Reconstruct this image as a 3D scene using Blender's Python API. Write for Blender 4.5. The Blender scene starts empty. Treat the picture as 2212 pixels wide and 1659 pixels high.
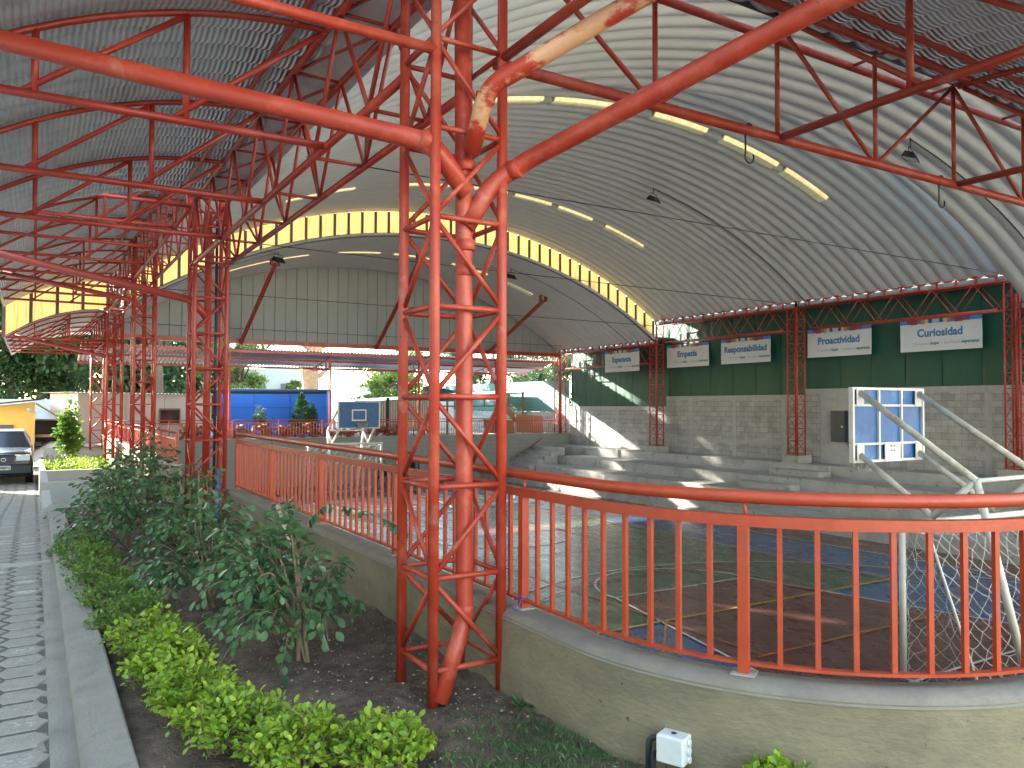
import bpy, math, random
import numpy as np
from mathutils import Vector, Matrix, Euler
R = math.radians
rnd = random.Random(7)
nrs = np.random.RandomState(11)
SC = bpy.context.scene
COL = SC.collection
# ------------------------------------------------------------------ camera, light, exposure
cam_d = bpy.data.cameras.new('camera'); cam = bpy.data.objects.new('camera', cam_d); COL.objects.link(cam)
SC.camera = cam
cam_d.sensor_width = 36; cam_d.lens = 36 * 1697.13 / 2212; cam_d.clip_start = .05; cam_d.clip_end = 900
th, pi_, ro = R(31.2785), R(1.6073), R(.151)
fw = Vector((math.sin(th) * math.cos(pi_), math.cos(th) * math.cos(pi_), math.sin(pi_)))
rt = Vector((math.cos(th), -math.sin(th), 0)); up = rt.cross(fw)
r2 = math.cos(ro) * rt + math.sin(ro) * up; u2 = -math.sin(ro) * rt + math.cos(ro) * up
M = Matrix((r2, u2, -fw)).transposed().to_4x4(); M.translation = Vector((0, 0, 1.6)); cam.matrix_world = M
W = bpy.data.worlds.new('World'); SC.world = W; W.use_nodes = True
nt = W.node_tree; bg = nt.nodes['Background']; sky = nt.nodes.new('ShaderNodeTexSky')
sky.sky_type = 'NISHITA'; sky.sun_disc = False; SUN_EL, SUN_AZ = 19.6, 27
sky.sun_elevation = R(SUN_EL); sky.sun_rotation = R(-SUN_AZ); sky.air_density = 1; sky.dust_density = 1.0; sky.altitude = 1500
wb = nt.nodes.new('ShaderNodeMixRGB'); wb.blend_type = 'MULTIPLY'; wb.inputs[0].default_value = 1; wb.inputs[2].default_value = (1.12, 1.0, .80, 1); nt.links.new(sky.outputs[0], wb.inputs[1]); nt.links.new(wb.outputs[0], bg.inputs[0]); bg.inputs[1].default_value = .15
sl = bpy.data.lights.new('sun', 'SUN'); sl.energy = 2.6; sl.angle = R(.6); sl.color = (1, .93, .82)
so = bpy.data.objects.new('sun', sl); COL.objects.link(so)
sdir = Vector((-math.sin(R(SUN_AZ)) * math.cos(R(SUN_EL)), math.cos(R(SUN_AZ)) * math.cos(R(SUN_EL)), math.sin(R(SUN_EL))))
so.rotation_euler = sdir.to_track_quat('Z', 'Y').to_euler(); so.location = (-20, 40, 30)
SC.view_settings.view_transform = 'Standard'; SC.view_settings.look = 'None'
SC.view_settings.exposure = 3.5; SC.view_settings.gamma = 1
SC.cycles.max_bounces = 9; SC.cycles.diffuse_bounces = 6; SC.cycles.glossy_bounces = 4
SC.cycles.transparent_max_bounces = 12; SC.cycles.sample_clamp_indirect = 6
SC.cycles.caustics_reflective = False; SC.cycles.caustics_refractive = False
# ------------------------------------------------------------------ materials
def mat(name, col, rough=.6, metal=0, vary=.12, scale=6, bump=0, bscale=40, spec=.5, col2=None, c2scale=1.5, c2lo=.5, c2hi=.65, coat=0, stretch=None):
    m = bpy.data.materials.new(name); m.use_nodes = True; t = m.node_tree; N = t.nodes; L = t.links
    b = N['Principled BSDF']; b.inputs['Roughness'].default_value = rough; b.inputs['Metallic'].default_value = metal
    b.inputs['Specular IOR Level'].default_value = spec; b.inputs['Coat Weight'].default_value = coat; b.inputs['Coat Roughness'].default_value = .15
    g = N.new('ShaderNodeNewGeometry'); mp = N.new('ShaderNodeMapping'); L.new(g.outputs['Position'], mp.inputs[0])
    if stretch: mp.inputs['Scale'].default_value = stretch
    n = N.new('ShaderNodeTexNoise'); n.inputs['Scale'].default_value = scale; n.inputs['Detail'].default_value = 6; n.inputs['Roughness'].default_value = .65
    L.new(mp.outputs[0], n.inputs['Vector'])
    r = N.new('ShaderNodeMapRange'); L.new(n.outputs['Fac'], r.inputs['Value'])
    r.inputs['From Min'].default_value = .3; r.inputs['From Max'].default_value = .7
    r.inputs['To Min'].default_value = 1 - vary; r.inputs['To Max'].default_value = 1 + vary
    mx = N.new('ShaderNodeVectorMath'); mx.operation = 'SCALE'; L.new(r.outputs[0], mx.inputs['Scale'])
    if col2:
        n2 = N.new('ShaderNodeTexNoise'); n2.inputs['Scale'].default_value = c2scale; n2.inputs['Detail'].default_value = 8; n2.inputs['Roughness'].default_value = .7
        L.new(mp.outputs[0], n2.inputs['Vector'])
        r2_ = N.new('ShaderNodeMapRange'); r2_.inputs['From Min'].default_value = c2lo; r2_.inputs['From Max'].default_value = c2hi; L.new(n2.outputs['Fac'], r2_.inputs['Value'])
        mc = N.new('ShaderNodeMixRGB'); mc.inputs[1].default_value = (*col, 1); mc.inputs[2].default_value = (*col2, 1); L.new(r2_.outputs[0], mc.inputs[0]); L.new(mc.outputs[0], mx.inputs[0])
    else: mx.inputs[0].default_value = col
    L.new(mx.outputs[0], b.inputs['Base Color'])
    rr = N.new('ShaderNodeMapRange'); L.new(n.outputs['Fac'], rr.inputs['Value']); rr.inputs['To Min'].default_value = max(0, rough - .1); rr.inputs['To Max'].default_value = min(1, rough + .12); L.new(rr.outputs[0], b.inputs['Roughness'])
    if bump:
        n3 = N.new('ShaderNodeTexNoise'); n3.inputs['Scale'].default_value = bscale; n3.inputs['Detail'].default_value = 5; L.new(mp.outputs[0], n3.inputs['Vector'])
        bp = N.new('ShaderNodeBump'); bp.inputs['Strength'].default_value = bump; bp.inputs['Distance'].default_value = .02
        L.new(n3.outputs['Fac'], bp.inputs['Height']); L.new(bp.outputs[0], b.inputs['Normal'])
    return m
def basecol_hook(m, factor_socket_maker, c):
    """mix another colour over the base colour; factor_socket_maker(t) returns a socket"""
    t = m.node_tree; b = t.nodes['Principled BSDF']; src = b.inputs['Base Color'].links[0].from_socket
    mc = t.nodes.new('ShaderNodeMixRGB'); mc.inputs[2].default_value = (*c, 1); t.links.new(src, mc.inputs[1])
    t.links.new(factor_socket_maker(t), mc.inputs[0]); t.links.new(mc.outputs[0], b.inputs['Base Color'])
    return m
RED = mat('red_paint', (.40, .038, .024), .36, 0, .13, 5, .05, 25, col2=(.50, .075, .045), c2scale=2.2)
REDN = mat('red_paint_near', (.42, .046, .022), .43, 0, .12, 6, .08, 60, col2=(.52, .12, .075), c2scale=3, c2lo=.5, c2hi=.75)
REDW = mat('red_paint_worn', (.46, .050, .026), .36, 0, .1, 6, .05, 60, col2=(.66, .35, .19), c2scale=2.6, c2lo=.50, c2hi=.56, stretch=(1, 1, 1.6))
ORG = mat('orange_rail_paint', (.43, .058, .022), .40, 0, .12, 9, .08, 50, col2=(.36, .08, .045), c2scale=4, c2lo=.55, c2hi=.75)
VAULT = mat('vault_sheet', (.70, .69, .68), .42, .25, .06, 1.5, .02, 20)
WHITE = mat('white_paint', (.72, .71, .66), .45, 0, .07, 8, .05, 40, col2=(.42, .36, .27), c2scale=5, c2lo=.58, c2hi=.75)
DUSTY = mat('dusty_white_tube', (.60, .58, .52), .55, 0, .1, 7, .1, 60, col2=(.34, .29, .21), c2scale=4, c2lo=.45, c2hi=.7)
GALV = mat('galvanised', (.42, .44, .46), .4, .6, .1, 6)
CONC = mat('bleacher_concrete', (.43, .425, .405), .75, 0, .12, 2.2, .15, 45, col2=(.33, .32, .29), c2scale=.9)
CONCT = mat('concrete_trim', (.38, .36, .32), .8, 0, .14, 6, .3, 60, col2=(.26, .245, .215), c2scale=2.5)
FARW = mat('grey_painted_wall', (.29, .30, .28), .6, 0, .07, 3)
STUC = mat('olive_stucco', (.255, .215, .135), .85, 0, .12, 3.5, .35, 26, col2=(.165, .14, .095), c2scale=1.3, c2lo=.42, c2hi=.68, stretch=(1, 1, 2.0))
SOIL = mat('soil', (.105, .073, .052), .95, 0, .45, 11, 1.0, 60, col2=(.19, .138, .098), c2scale=2.2, c2lo=.45, c2hi=.7)
DIRT = mat('ground_dirt', (.36, .32, .26), .95, 0, .2, 1, .3, 10)
GREEN = mat('green_sheet', (.012, .085, .052), .55, 0, .10, 1.2, .12, 9, stretch=(1, 1, .25))
TEAL = mat('teal_sheet', (.06, .19, .17), .5, 0, .12, 1.5)
BLACK = mat('black_metal', (.012, .013, .016), .4)
CABLE = mat('black_cable', (.02, .02, .022), .6)
DARKN = mat('navy_panel', (.018, .024, .04), .45)
NETM = mat('net_cord', (.55, .55, .52), .8)
GABLE = mat('gable_sheet', (.30, .305, .305), .5, .1, .07, 1.0)
BLUEW = mat('blue_wall', (.03, .19, .74), .6, 0, .07, 1)
BEIGE = mat('beige_wall', (.58, .52, .44), .8, 0, .08, 1.2)
YELW = mat('yellow_wall', (.85, .52, .12), .8, 0, .05, 1.2)
CREAM = mat('cream_wall', (.75, .72, .64), .8)
TILE = mat('clay_tile', (.25, .115, .065), .8, 0, .3, 8)
ROOFG = mat('roof_sheet', (.40, .41, .42), .45, .5, .12, 3)
WOOD = mat('wood', (.26, .15, .08), .75, 0, .25, 7)
CARD = mat('cardboard', (.34, .21, .12), .85, 0, .1, 5)
BARK = mat('bark', (.13, .085, .055), .9, 0, .35, 9, .6, 25)
BARKL = mat('pale_bark', (.50, .28, .14), .9, 0, .35, 3, .5, 14)
STEM = mat('twig', (.24, .17, .11), .8, 0, .2, 20)
BAMB = mat('bamboo', (.55, .46, .32), .6, 0, .2, 20)
BLUEP = mat('blue_plastic', (.03, .13, .5), .5)
PLAST = mat('white_plastic', (.66, .68, .68), .4, 0, .05, 20)
CONDU = mat('conduit_grey', (.035, .04, .05), .45)
GCHAIR = mat('green_plastic', (.008, .045, .035), .35)
PEBB = mat('pebble', (.42, .36, .28), .9, 0, .35, 18)
GLASS = mat('dark_glass', (.02, .025, .03), .08, 0, 0, 5, spec=.8)
CARP = mat('car_paint', (.02, .025, .04), .22, 0, .04, 5, coat=1)
CARS = mat('car_white_with_glare', (.78, .79, .80), .25, 0, .03, 5, coat=1)  # white top panels; sun glare on the hood is put into this colour
TYRE = mat('tyre', (.012, .012, .012), .85)
CHROME = mat('chrome', (.8, .8, .8), .12, 1, .02)
LAMPG = mat('lamp_glass', (.65, .7, .75), .12, 0, .03, 6, spec=.8)
REDL = mat('brick_red', (.34, .10, .07), .8)
def speck(m, col, scale, lo, hi):
    def f(t):
        N, L = t.nodes, t.links; g = N.new('ShaderNodeNewGeometry'); n = N.new('ShaderNodeTexNoise'); n.inputs['Scale'].default_value = scale; n.inputs['Detail'].default_value = 3; L.new(g.outputs['Position'], n.inputs['Vector'])
        r = N.new('ShaderNodeMapRange'); r.inputs['From Min'].default_value = lo; r.inputs['From Max'].default_value = hi; L.new(n.outputs['Fac'], r.inputs['Value']); return r.outputs[0]
    basecol_hook(m, f, col)
speck(REDN, (.10, .05, .04), 34, .70, .74); speck(REDN, (.50, .20, .15), 7, .62, .80); speck(ORG, (.14, .06, .04), 40, .71, .75); speck(STUC, (.09, .08, .06), 22, .70, .76); speck(CONC, (.17, .16, .14), 5, .60, .78)
def court_mat(name, c):
    m = mat(name, c, .27, 0, .10, 2.5, .04, 14, coat=.10, spec=.55, col2=tuple(min(1, x * 1.0 + .035) for x in c), c2scale=1.1, c2lo=.42, c2hi=.72, stretch=(1.6, .5, 1))
    return m
C_MAR = court_mat('court_maroon', (.105, .040, .035)); C_GRN = court_mat('court_green', (.050, .085, .052)); C_BLU = court_mat('court_blue', (.028, .085, .19))
C_OUT = court_mat('court_brown', (.11, .045, .04)); C_RED = court_mat('court_centre_red', (.17, .075, .065))
L_WHT = mat('line_white', (.62, .62, .56), .35, 0, .15, 10); L_YEL = mat('line_yellow', (.52, .33, .07), .35, 0, .15, 10); L_ORG = mat('line_orange', (.42, .15, .06), .35, 0, .15, 10); L_RED = mat('line_red', (.26, .06, .05), .4, 0, .2, 10)
# galvanised canopy sheet: fine cross crimps as bump along UV.x
CANO = mat('canopy_sheet', (.66, .70, .74), .32, .3, .12, 3)
def add_crimp(m, freq, dist):
    t = m.node_tree; b = t.nodes['Principled BSDF']
    uv = t.nodes.new('ShaderNodeUVMap'); sp = t.nodes.new('ShaderNodeSeparateXYZ'); t.links.new(uv.outputs[0], sp.inputs[0])
    mu = t.nodes.new('ShaderNodeMath'); mu.operation = 'MULTIPLY'; mu.inputs[1].default_value = freq; t.links.new(sp.outputs[0], mu.inputs[0])
    s = t.nodes.new('ShaderNodeMath'); s.operation = 'SINE'; t.links.new(mu.outputs[0], s.inputs[0])
    bp = t.nodes.new('ShaderNodeBump'); bp.inputs['Strength'].default_value = 1; bp.inputs['Distance'].default_value = dist
    t.links.new(s.outputs[0], bp.inputs['Height']); t.links.new(bp.outputs[0], b.inputs['Normal'])
add_crimp(CANO, 2 * math.pi / .045, .009)
def translucent(name, col, tr=.8, rough=.5, stripe=0):
    m = bpy.data.materials.new(name); m.use_nodes = True; t = m.node_tree; N = t.nodes; L = t.links; N.remove(N['Principled BSDF'])
    o = N['Material Output']; d = N.new('ShaderNodeBsdfDiffuse'); tb = N.new('ShaderNodeBsdfTranslucent'); mx = N.new('ShaderNodeMixShader'); mx.inputs[0].default_value = tr
    c = N.new('ShaderNodeMixRGB'); c.inputs[1].default_value = (*col, 1); c.inputs[2].default_value = (col[0] * .8, col[1] * .62, col[2] * .4, 1)
    g = N.new('ShaderNodeNewGeometry'); mp = N.new('ShaderNodeMapping'); mp.inputs['Scale'].default_value = (9, 1, .5); n = N.new('ShaderNodeTexNoise'); n.inputs['Scale'].default_value = 2.2; n.inputs['Detail'].default_value = 4
    L.new(g.outputs['Position'], mp.inputs[0]); L.new(mp.outputs[0], n.inputs['Vector'])
    r = N.new('ShaderNodeMapRange'); r.inputs['From Min'].default_value = .48; r.inputs['From Max'].default_value = .75; L.new(n.outputs['Fac'], r.inputs['Value']); L.new(r.outputs[0], c.inputs[0])
    L.new(c.outputs[0], d.inputs[0]); L.new(c.outputs[0], tb.inputs[0]); L.new(d.outputs[0], mx.inputs[1]); L.new(tb.outputs[0], mx.inputs[2]); L.new(mx.outputs[0], o.inputs[0])
    return m
YPANE = translucent('yellow_fibreglass', (.165, .120, .045), .8)
WPANE = translucent('skylight_fibreglass', (.52, .43, .23), .19)
NETCL = mat('banner_vinyl', (.74, .73, .70), .5, 0, .03, 3)
def leafmat(name, c1, c2, tr=.35, rough=.45):
    m = bpy.data.materials.new(name); m.use_nodes = True; t = m.node_tree; N = t.nodes; L = t.links; b = N['Principled BSDF']; o = N['Material Output']
    g = N.new('ShaderNodeNewGeometry'); mc = N.new('ShaderNodeMixRGB'); mc.inputs[1].default_value = (*c1, 1); mc.inputs[2].default_value = (*c2, 1); L.new(g.outputs['Random Per Island'], mc.inputs[0])
    L.new(mc.outputs[0], b.inputs['Base Color']); b.inputs['Roughness'].default_value = rough
    tb = N.new('ShaderNodeBsdfTranslucent'); L.new(mc.outputs[0], tb.inputs[0]); mx = N.new('ShaderNodeMixShader'); mx.inputs[0].default_value = tr
    L.new(b.outputs[0], mx.inputs[1]); L.new(tb.outputs[0], mx.inputs[2]); L.new(mx.outputs[0], o.inputs[0]); return m
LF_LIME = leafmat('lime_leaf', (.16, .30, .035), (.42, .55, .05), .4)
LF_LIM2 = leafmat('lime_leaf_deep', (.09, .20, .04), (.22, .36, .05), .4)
LF_DARK = leafmat('dark_leaf', (.055, .12, .055), (.12, .23, .085), .3, .30)
LF_TREE = leafmat('tree_leaf', (.05, .11, .045), (.12, .19, .06), .35, .5)
LF_TREL = leafmat('tree_leaf_light', (.16, .26, .05), (.36, .42, .10), .4, .5)
LF_CON = leafmat('conifer_leaf', (.03, .10, .035), (.06, .17, .05), .2, .6)
GRS = leafmat('grass_blade', (.06, .13, .05), (.12, .2, .07), .3)
# ------------------------------------------------------------------ mesh building
ORGN = {}
class MB:
    def __init__(s): s.v = []; s.f = []; s.m = []; s.uv = None; s.smooth = []
    def quad(s, a, b, c, d, mi=0, sm=False):
        k = len(s.v); s.v += [tuple(a), tuple(b), tuple(c), tuple(d)]; s.f.append((k, k + 1, k + 2, k + 3)); s.m.append(mi); s.smooth.append(sm); return s
    def box(s, lo, hi, mi=0, rot=0, c=None):
        x0, y0, z0 = lo; x1, y1, z1 = hi
        P = [(x0, y0, z0), (x1, y0, z0), (x1, y1, z0), (x0, y1, z0), (x0, y0, z1), (x1, y0, z1), (x1, y1, z1), (x0, y1, z1)]
        if rot:
            cx, cy = c if c else ((x0 + x1) / 2, (y0 + y1) / 2); co, si = math.cos(rot), math.sin(rot)
            P = [(cx + (x - cx) * co - (y - cy) * si, cy + (x - cx) * si + (y - cy) * co, z) for x, y, z in P]
        k = len(s.v); s.v += P
        for f in ((0, 3, 2, 1), (4, 5, 6, 7), (0, 1, 5, 4), (1, 2, 6, 5), (2, 3, 7, 6), (3, 0, 4, 7)): s.f.append(tuple(k + i for i in f)); s.m.append(mi); s.smooth.append(False)
        return s
    def obox(s, p0, p1, w, h, mi=0, upv=(0, 0, 1)):
        p0, p1 = Vector(p0), Vector(p1); d = (p1 - p0).normalized(); u = Vector(upv)
        if abs(d.dot(u)) > .98: u = Vector((1, 0, 0))
        sd = d.cross(u).normalized(); u = sd.cross(d).normalized()
        k = len(s.v)
        for p in (p0, p1):
            for a, b in ((-1, -1), (1, -1), (1, 1), (-1, 1)): s.v.append(tuple(p + sd * a * w / 2 + u * b * h / 2))
        for f in ((3, 2, 1, 0), (4, 5, 6, 7), (0, 1, 5, 4), (1, 2, 6, 5), (2, 3, 7, 6), (3, 0, 4, 7)): s.f.append(tuple(k + i for i in f)); s.m.append(mi); s.smooth.append(False)
        return s
    def tube(s, pts, r, n=10, mi=0, cap=True, rs=None, closed=False):
        pts = [Vector(p) for p in pts]; k = len(s.v); N_ = len(pts); prev = None
        for i, p in enumerate(pts):
            if closed: d = (pts[(i + 1) % N_] - pts[i - 1])
            else: d = (pts[min(i + 1, N_ - 1)] - pts[max(i - 1, 0)])
            d.normalize()
            if prev is None:
                u = Vector((0, 0, 1)) if abs(d.z) < .9 else Vector((1, 0, 0)); a = d.cross(u).normalized()
            else: a = (prev - d * prev.dot(d)).normalized()
            prev = a; b = d.cross(a); rr = rs[i] if rs else r
            for j in range(n):
                t = 2 * math.pi * j / n; s.v.append(tuple(p + a * math.cos(t) * rr + b * math.sin(t) * rr))
        rng = N_ if closed else N_ - 1
        for i in range(rng):
            i2 = (i + 1) % N_
            for j in range(n):
                j2 = (j + 1) % n; s.f.append((k + i * n + j, k + i * n + j2, k + i2 * n + j2, k + i2 * n + j)); s.m.append(mi); s.smooth.append(True)
        if cap and not closed:
            s.f.append(tuple(k + j for j in range(n))[::-1]); s.m.append(mi); s.smooth.append(False)
            s.f.append(tuple(k + (N_ - 1) * n + j for j in range(n))); s.m.append(mi); s.smooth.append(False)
        return s
    def grid(s, P, mi=0, sm=True, uv=None, skip=None):
        nu, nv = len(P), len(P[0]); k = len(s.v)
        for row in P: s.v += [tuple(p) for p in row]
        for i in range(nu - 1):
            for j in range(nv - 1):
                if skip and skip(i, j): continue
                s.f.append((k + i * nv + j, k + i * nv + j + 1, k + (i + 1) * nv + j + 1, k + (i + 1) * nv + j)); s.m.append(mi); s.smooth.append(sm)
        if uv:
            if s.uv is None: s.uv = {}
            for i in range(nu):
                for j in range(nv): s.uv[k + i * nv + j] = uv[i][j]
        return s
    def build(s, name, mats, parent=None):
        me = bpy.data.meshes.new(name); off = ORGN.get(parent.name, Vector((0, 0, 0))) if parent else Vector((0, 0, 0))
        if off.length > 0: V = [(x - off.x, y - off.y, z - off.z) for x, y, z in s.v]
        else: V = s.v
        me.from_pydata(V, [], s.f)
        if not isinstance(mats, (list, tuple)): mats = [mats]
        for m in mats: me.materials.append(m)
        me.polygons.foreach_set('material_index', s.m); me.polygons.foreach_set('use_smooth', s.smooth)
        if s.uv is not None:
            ul = me.uv_layers.new(name='UVMap')
            for l in me.loops: ul.data[l.index].uv = s.uv.get(l.vertex_index, (0, 0))
        me.update()
        o = bpy.data.objects.new(name, me); COL.objects.link(o)
        if parent: o.parent = parent; ORGN[o.name] = off
        return o
def tag(o, label, cat, group=None, kind=None):
    if label: o['label'] = label
    if cat: o['category'] = cat
    if group: o['group'] = group
    if kind: o['kind'] = kind
    return o
def thing(name, label, cat, loc=(0, 0, 0), group=None):
    o = bpy.data.objects.new(name, None); COL.objects.link(o); o.empty_display_size = .2; o.location = loc; ORGN[o.name] = Vector(loc)
    return tag(o, label, cat, group)
def struct(name, mb, m): return tag(mb.build(name, m), None, None, kind='structure')
def tb(name, p0, p1, r, m, parent, n=10): return MB().tube([p0, p1], r, n).build(name, m, parent)
def copy_tree(o, loc, label=None, parent=None):
    c = o.copy(); COL.objects.link(c)
    if parent is None:
        c.location = loc; ORGN[c.name] = Vector(loc)
        if label: c['label'] = label
    else: c.parent = parent
    for ch in list(o.children): copy_tree(ch, None, None, c)
    return c
H_ = .209; X1 = 2.037; Y0 = 4.02; SP = 7.481; XW = 23.586; ZCH = 3.53; ZTP = 4.42; LIFT = .85; COURT = -1.92
# ------------------------------------------------------------------ lattice columns
def lattice(name, label, x, y, z0, z1, step=.487, first=.19, r=.029, m=RED, group=None, rr=.0155, n=10, plate=False, skipback=False):
    t = thing(name, label, 'column', (x, y, z0), group)
    F, Lf, Rt, Bk = (x - H_, y - H_), (x - H_, y + H_), (x + H_, y - H_), (x + H_, y + H_)
    for c in (F, Lf, Rt, Bk): tb('leg', (*c, z0), (*c, z1), r, m, t, n + 4)
    zs = []; z = z0 + first
    while z < z1 - .02: zs.append(z); z += step
    for i, z in enumerate(zs):
        for a, b in ((F, Lf), (F, Rt), (Lf, Bk), (Rt, Bk)): tb('rung', (*a, z), (*b, z), rr, m, t, n)
        if i + 1 < len(zs):
            zt, zb = zs[i + 1] - .015, z + .015
            D = ((F, Lf), (F, Rt), (Lf, Bk), (Rt, Bk)) if i % 2 == 0 else ((Lf, F), (Rt, F), (Bk, Lf), (Bk, Rt))
            for a, b in D: tb('brace', (*a, zt), (*b, zb), rr * .92, m, t, n)
    if plate: MB().box((x - H_ - .06, y - H_ - .06, z0 - .012), (x + H_ + .06, y + H_ + .06, z0)).build('base_plate', m, t)
    return t
lattice('lattice_column', 'nearest red lattice column of four tubes standing in the soil beside the low wall', X1, Y0, -.03, 4.45, m=REDN, n=14, first=.22)
lab = ['second red lattice column of the row, rising behind the dark bushes', 'third red lattice column of the row, left of the second', 'fourth red lattice column of the row, right of the last sunlit one', 'farthest red lattice column of the row, bright in the sun beside the small tree']
for k in range(1, 5):
    hi = k in (1, 2, 3)
    lattice('lattice_column', lab[k - 1], X1, Y0 + k * SP, -.1, (5.3 if hi else 4.45), n=8, first=.25, group='red lattice columns along the path')
wl = {1: 'red lattice column against the block wall at the right edge of the picture', 2: 'red lattice column against the block wall between the Responsabilidad and Proactividad banners', 3: 'red lattice column against the block wall between the Esperanza and Empatia banners', 4: 'red lattice column at the far corner where the grey end wall meets the green sheeting'}
for k in range(1, 5):
    t = lattice('lattice_column', wl[k], XW, Y0 + k * SP, (-.13 if k < 4 else .2), (5.18 if k < 4 else 4.33), step=.44, first=.06, r=.027, rr=.0125, n=8, group='red lattice columns along the block wall', plate=True)
    tb('inner_pipe', (XW, Y0 + k * SP, .2), (XW, Y0 + k * SP, 4.8 if k < 4 else 4.2), .05, RED, t, 12)
    if k < 4:
        p = MB().box((XW - .36, Y0 + k * SP - .36, -.42), (XW + .36, Y0 + k * SP + .36, -.145)).build('concrete_plinth', CONCT)
        tag(p, ['', 'square concrete plinth under the rightmost wall column', 'square concrete plinth under the wall column left of the black panel', 'square concrete plinth under the wall column beyond the sun patches'][k], 'plinth', 'plinths under the wall columns')
# ------------------------------------------------------------------ drain pipes
def bend(a, b, c, r, n=6):
    a, b, c = Vector(a), Vector(b), Vector(c); d1 = (a - b).normalized(); d2 = (c - b).normalized(); p1, p2 = b + d1 * r, b + d2 * r
    return [tuple(p1 * (1 - t) ** 2 + b * 2 * t * (1 - t) + p2 * t * t) for t in [i / n for i in range(n + 1)]]
def path(pts, r=.12):
    o = [pts[0]]
    for i in range(1, len(pts) - 1): o += bend(pts[i - 1], pts[i], pts[i + 1], r)
    return o + [pts[-1]]
dp = thing('drain_pipe', 'thick red drain pipe running down inside the nearest lattice column with three branches', 'pipe', (2.05, 3.9, 0))
MB().tube(path([(2.04, 3.92, 4.6), (2.05, 3.9, 2.5), (2.055, 3.885, .42), (1.86, 3.80, .02)], .1), .048, 18).build('downpipe', REDN, dp)
MB().tube(path([(-.95, 5.42, 3.86), (-.19, 4.97, 3.55), (1.83, 3.85, 3.03), (2.04, 3.85, 2.78)], .1), .054, 18).build('branch_pipe', REDN, dp)
MB().tube(path([(3.6, .95, 3.58), (2.99, 2.22, 3.40), (2.36, 3.74, 2.99), (2.2, 3.85, 2.86), (2.05, 3.88, 2.60)], .09), .052, 18).build('branch_pipe', REDN, dp)
MB().tube(path([(3.1, 2.2, 4.0), (2.04, 3.62, 3.30), (2.04, 3.80, 3.0)], .1), .050, 18).build('branch_pipe', REDW, dp)
for (p, d, r) in (((2.3, 3.76, 2.94), (.55, -.8, .22), .057), ((1.80, 3.86, 3.04), (-.95, .45, .2), .058), ((2.055, 3.885, 2.5), (0, 0, 1), .053), ((2.055, 3.885, 2.36), (0, 0, 1), .053), ((2.055, 3.885, .47), (0, 0, 1), .052), ((2.05, 3.66, 3.26), (0, .3, -1), .055), ((2.055, 3.885, 2.95), (0, 0, 1), .053)):
    p = Vector(p); d = Vector(d).normalized(); MB().tube([p - d * .03, p - d * .028, p + d * .028, p + d * .03], r, 20, rs=[r - .004, r - .001, r - .001, r - .004]).build('pipe_collar', REDN, dp)
for k in range(1, 4):
    x, y = X1, Y0 + k * SP; dz = LIFT if k in (1, 2) else 0
    if k == 1: dz = 0
    t = thing('drain_pipe', ['', 'red drain pipe inside the second lattice column with a long branch to the left', 'red drain pipe inside the third lattice column of the row', 'red drain pipe inside the fourth lattice column of the row'][k], 'pipe', (x, y, 0), 'drain pipes inside the farther columns')
    MB().tube([(x, y, 0), (x, y, 4.3)], .048, 12).build('downpipe', RED, t)
    MB().tube(path([(-.9, y + 1.3, 3.75 + dz * .9), (x - .2, y + .05, 3.05 + dz), (x, y, 2.8 + dz)], .1), .052, 12).build('branch_pipe', RED, t)
    if k == 1: tb('black_conduit', (x + .12, y + .05, .3), (x + .12, y + .05, 4.2), .02, CONDU, t, 8)
# ------------------------------------------------------------------ trusses
def warren_box(name, label, y_a, y_b, xa, xb, zb, zt, npan, cut=False, r=.030, rw=.0165, n=8, group=None, top_r=None, lace=True):
    """box girder along Y, two faces at xa and xb, Warren webs"""
    t = thing(name, label, 'truss', (xa, y_a, zb), group); L = (y_b - y_a) / npan
    yb0, yb1 = (y_a + L / 2 - .05, y_b - L / 2 + .05) if cut else (y_a, y_b)
    for x in (xa, xb):
        tb('bottom_chord', (x, yb0, zb), (x, yb1, zb), r, RED, t, n + 2); tb('top_chord', (x, y_a, zt), (x, y_b, zt), r, RED, t, n + 2)
        for i in range(npan):
            y = y_a + i * L; tb('web', (x, y, zt), (x, y + L / 2, zb), rw, RED, t, n); tb('web', (x, y + L / 2, zb), (x, y + L, zt), rw, RED, t, n)
    if lace:
        for i in range(npan + 1): tb('strut', (xa, y_a + i * L, zt), (xb, y_a + i * L, zt), rw * .9, RED, t, n)
        for i in range(npan):
            tb('strut', (xa, y_a + (i + .5) * L, zb), (xb, y_a + (i + .5) * L, zb), rw * .9, RED, t, n)
            if i < npan - 1: tb('lacing', (xa, y_a + (i + .5) * L, zb), (xb, y_a + (i + 1.5) * L, zb), rw * .8, RED, t, n)
            tb('lacing', (xb, y_a + i * L, zt), (xa, y_a + (i + 1) * L, zt), rw * .8, RED, t, n)
    return t
for k in range(4):
    dz = LIFT if k in (1, 2) else 0
    warren_box('roof_girder', ['red lattice girder from the nearest column to the second one under the roof edge', 'red lattice girder between the second and third columns of the row', 'red lattice girder between the third and fourth columns of the row', 'red lattice girder between the fourth and farthest columns of the row'][k],
               Y0 + k * SP + H_ * (1 if k == 0 else -1), Y0 + (k + 1) * SP - H_, X1 - H_, X1 + H_, ZCH + dz, ZTP + dz, 6, group='lattice girders over the row of columns')
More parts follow.
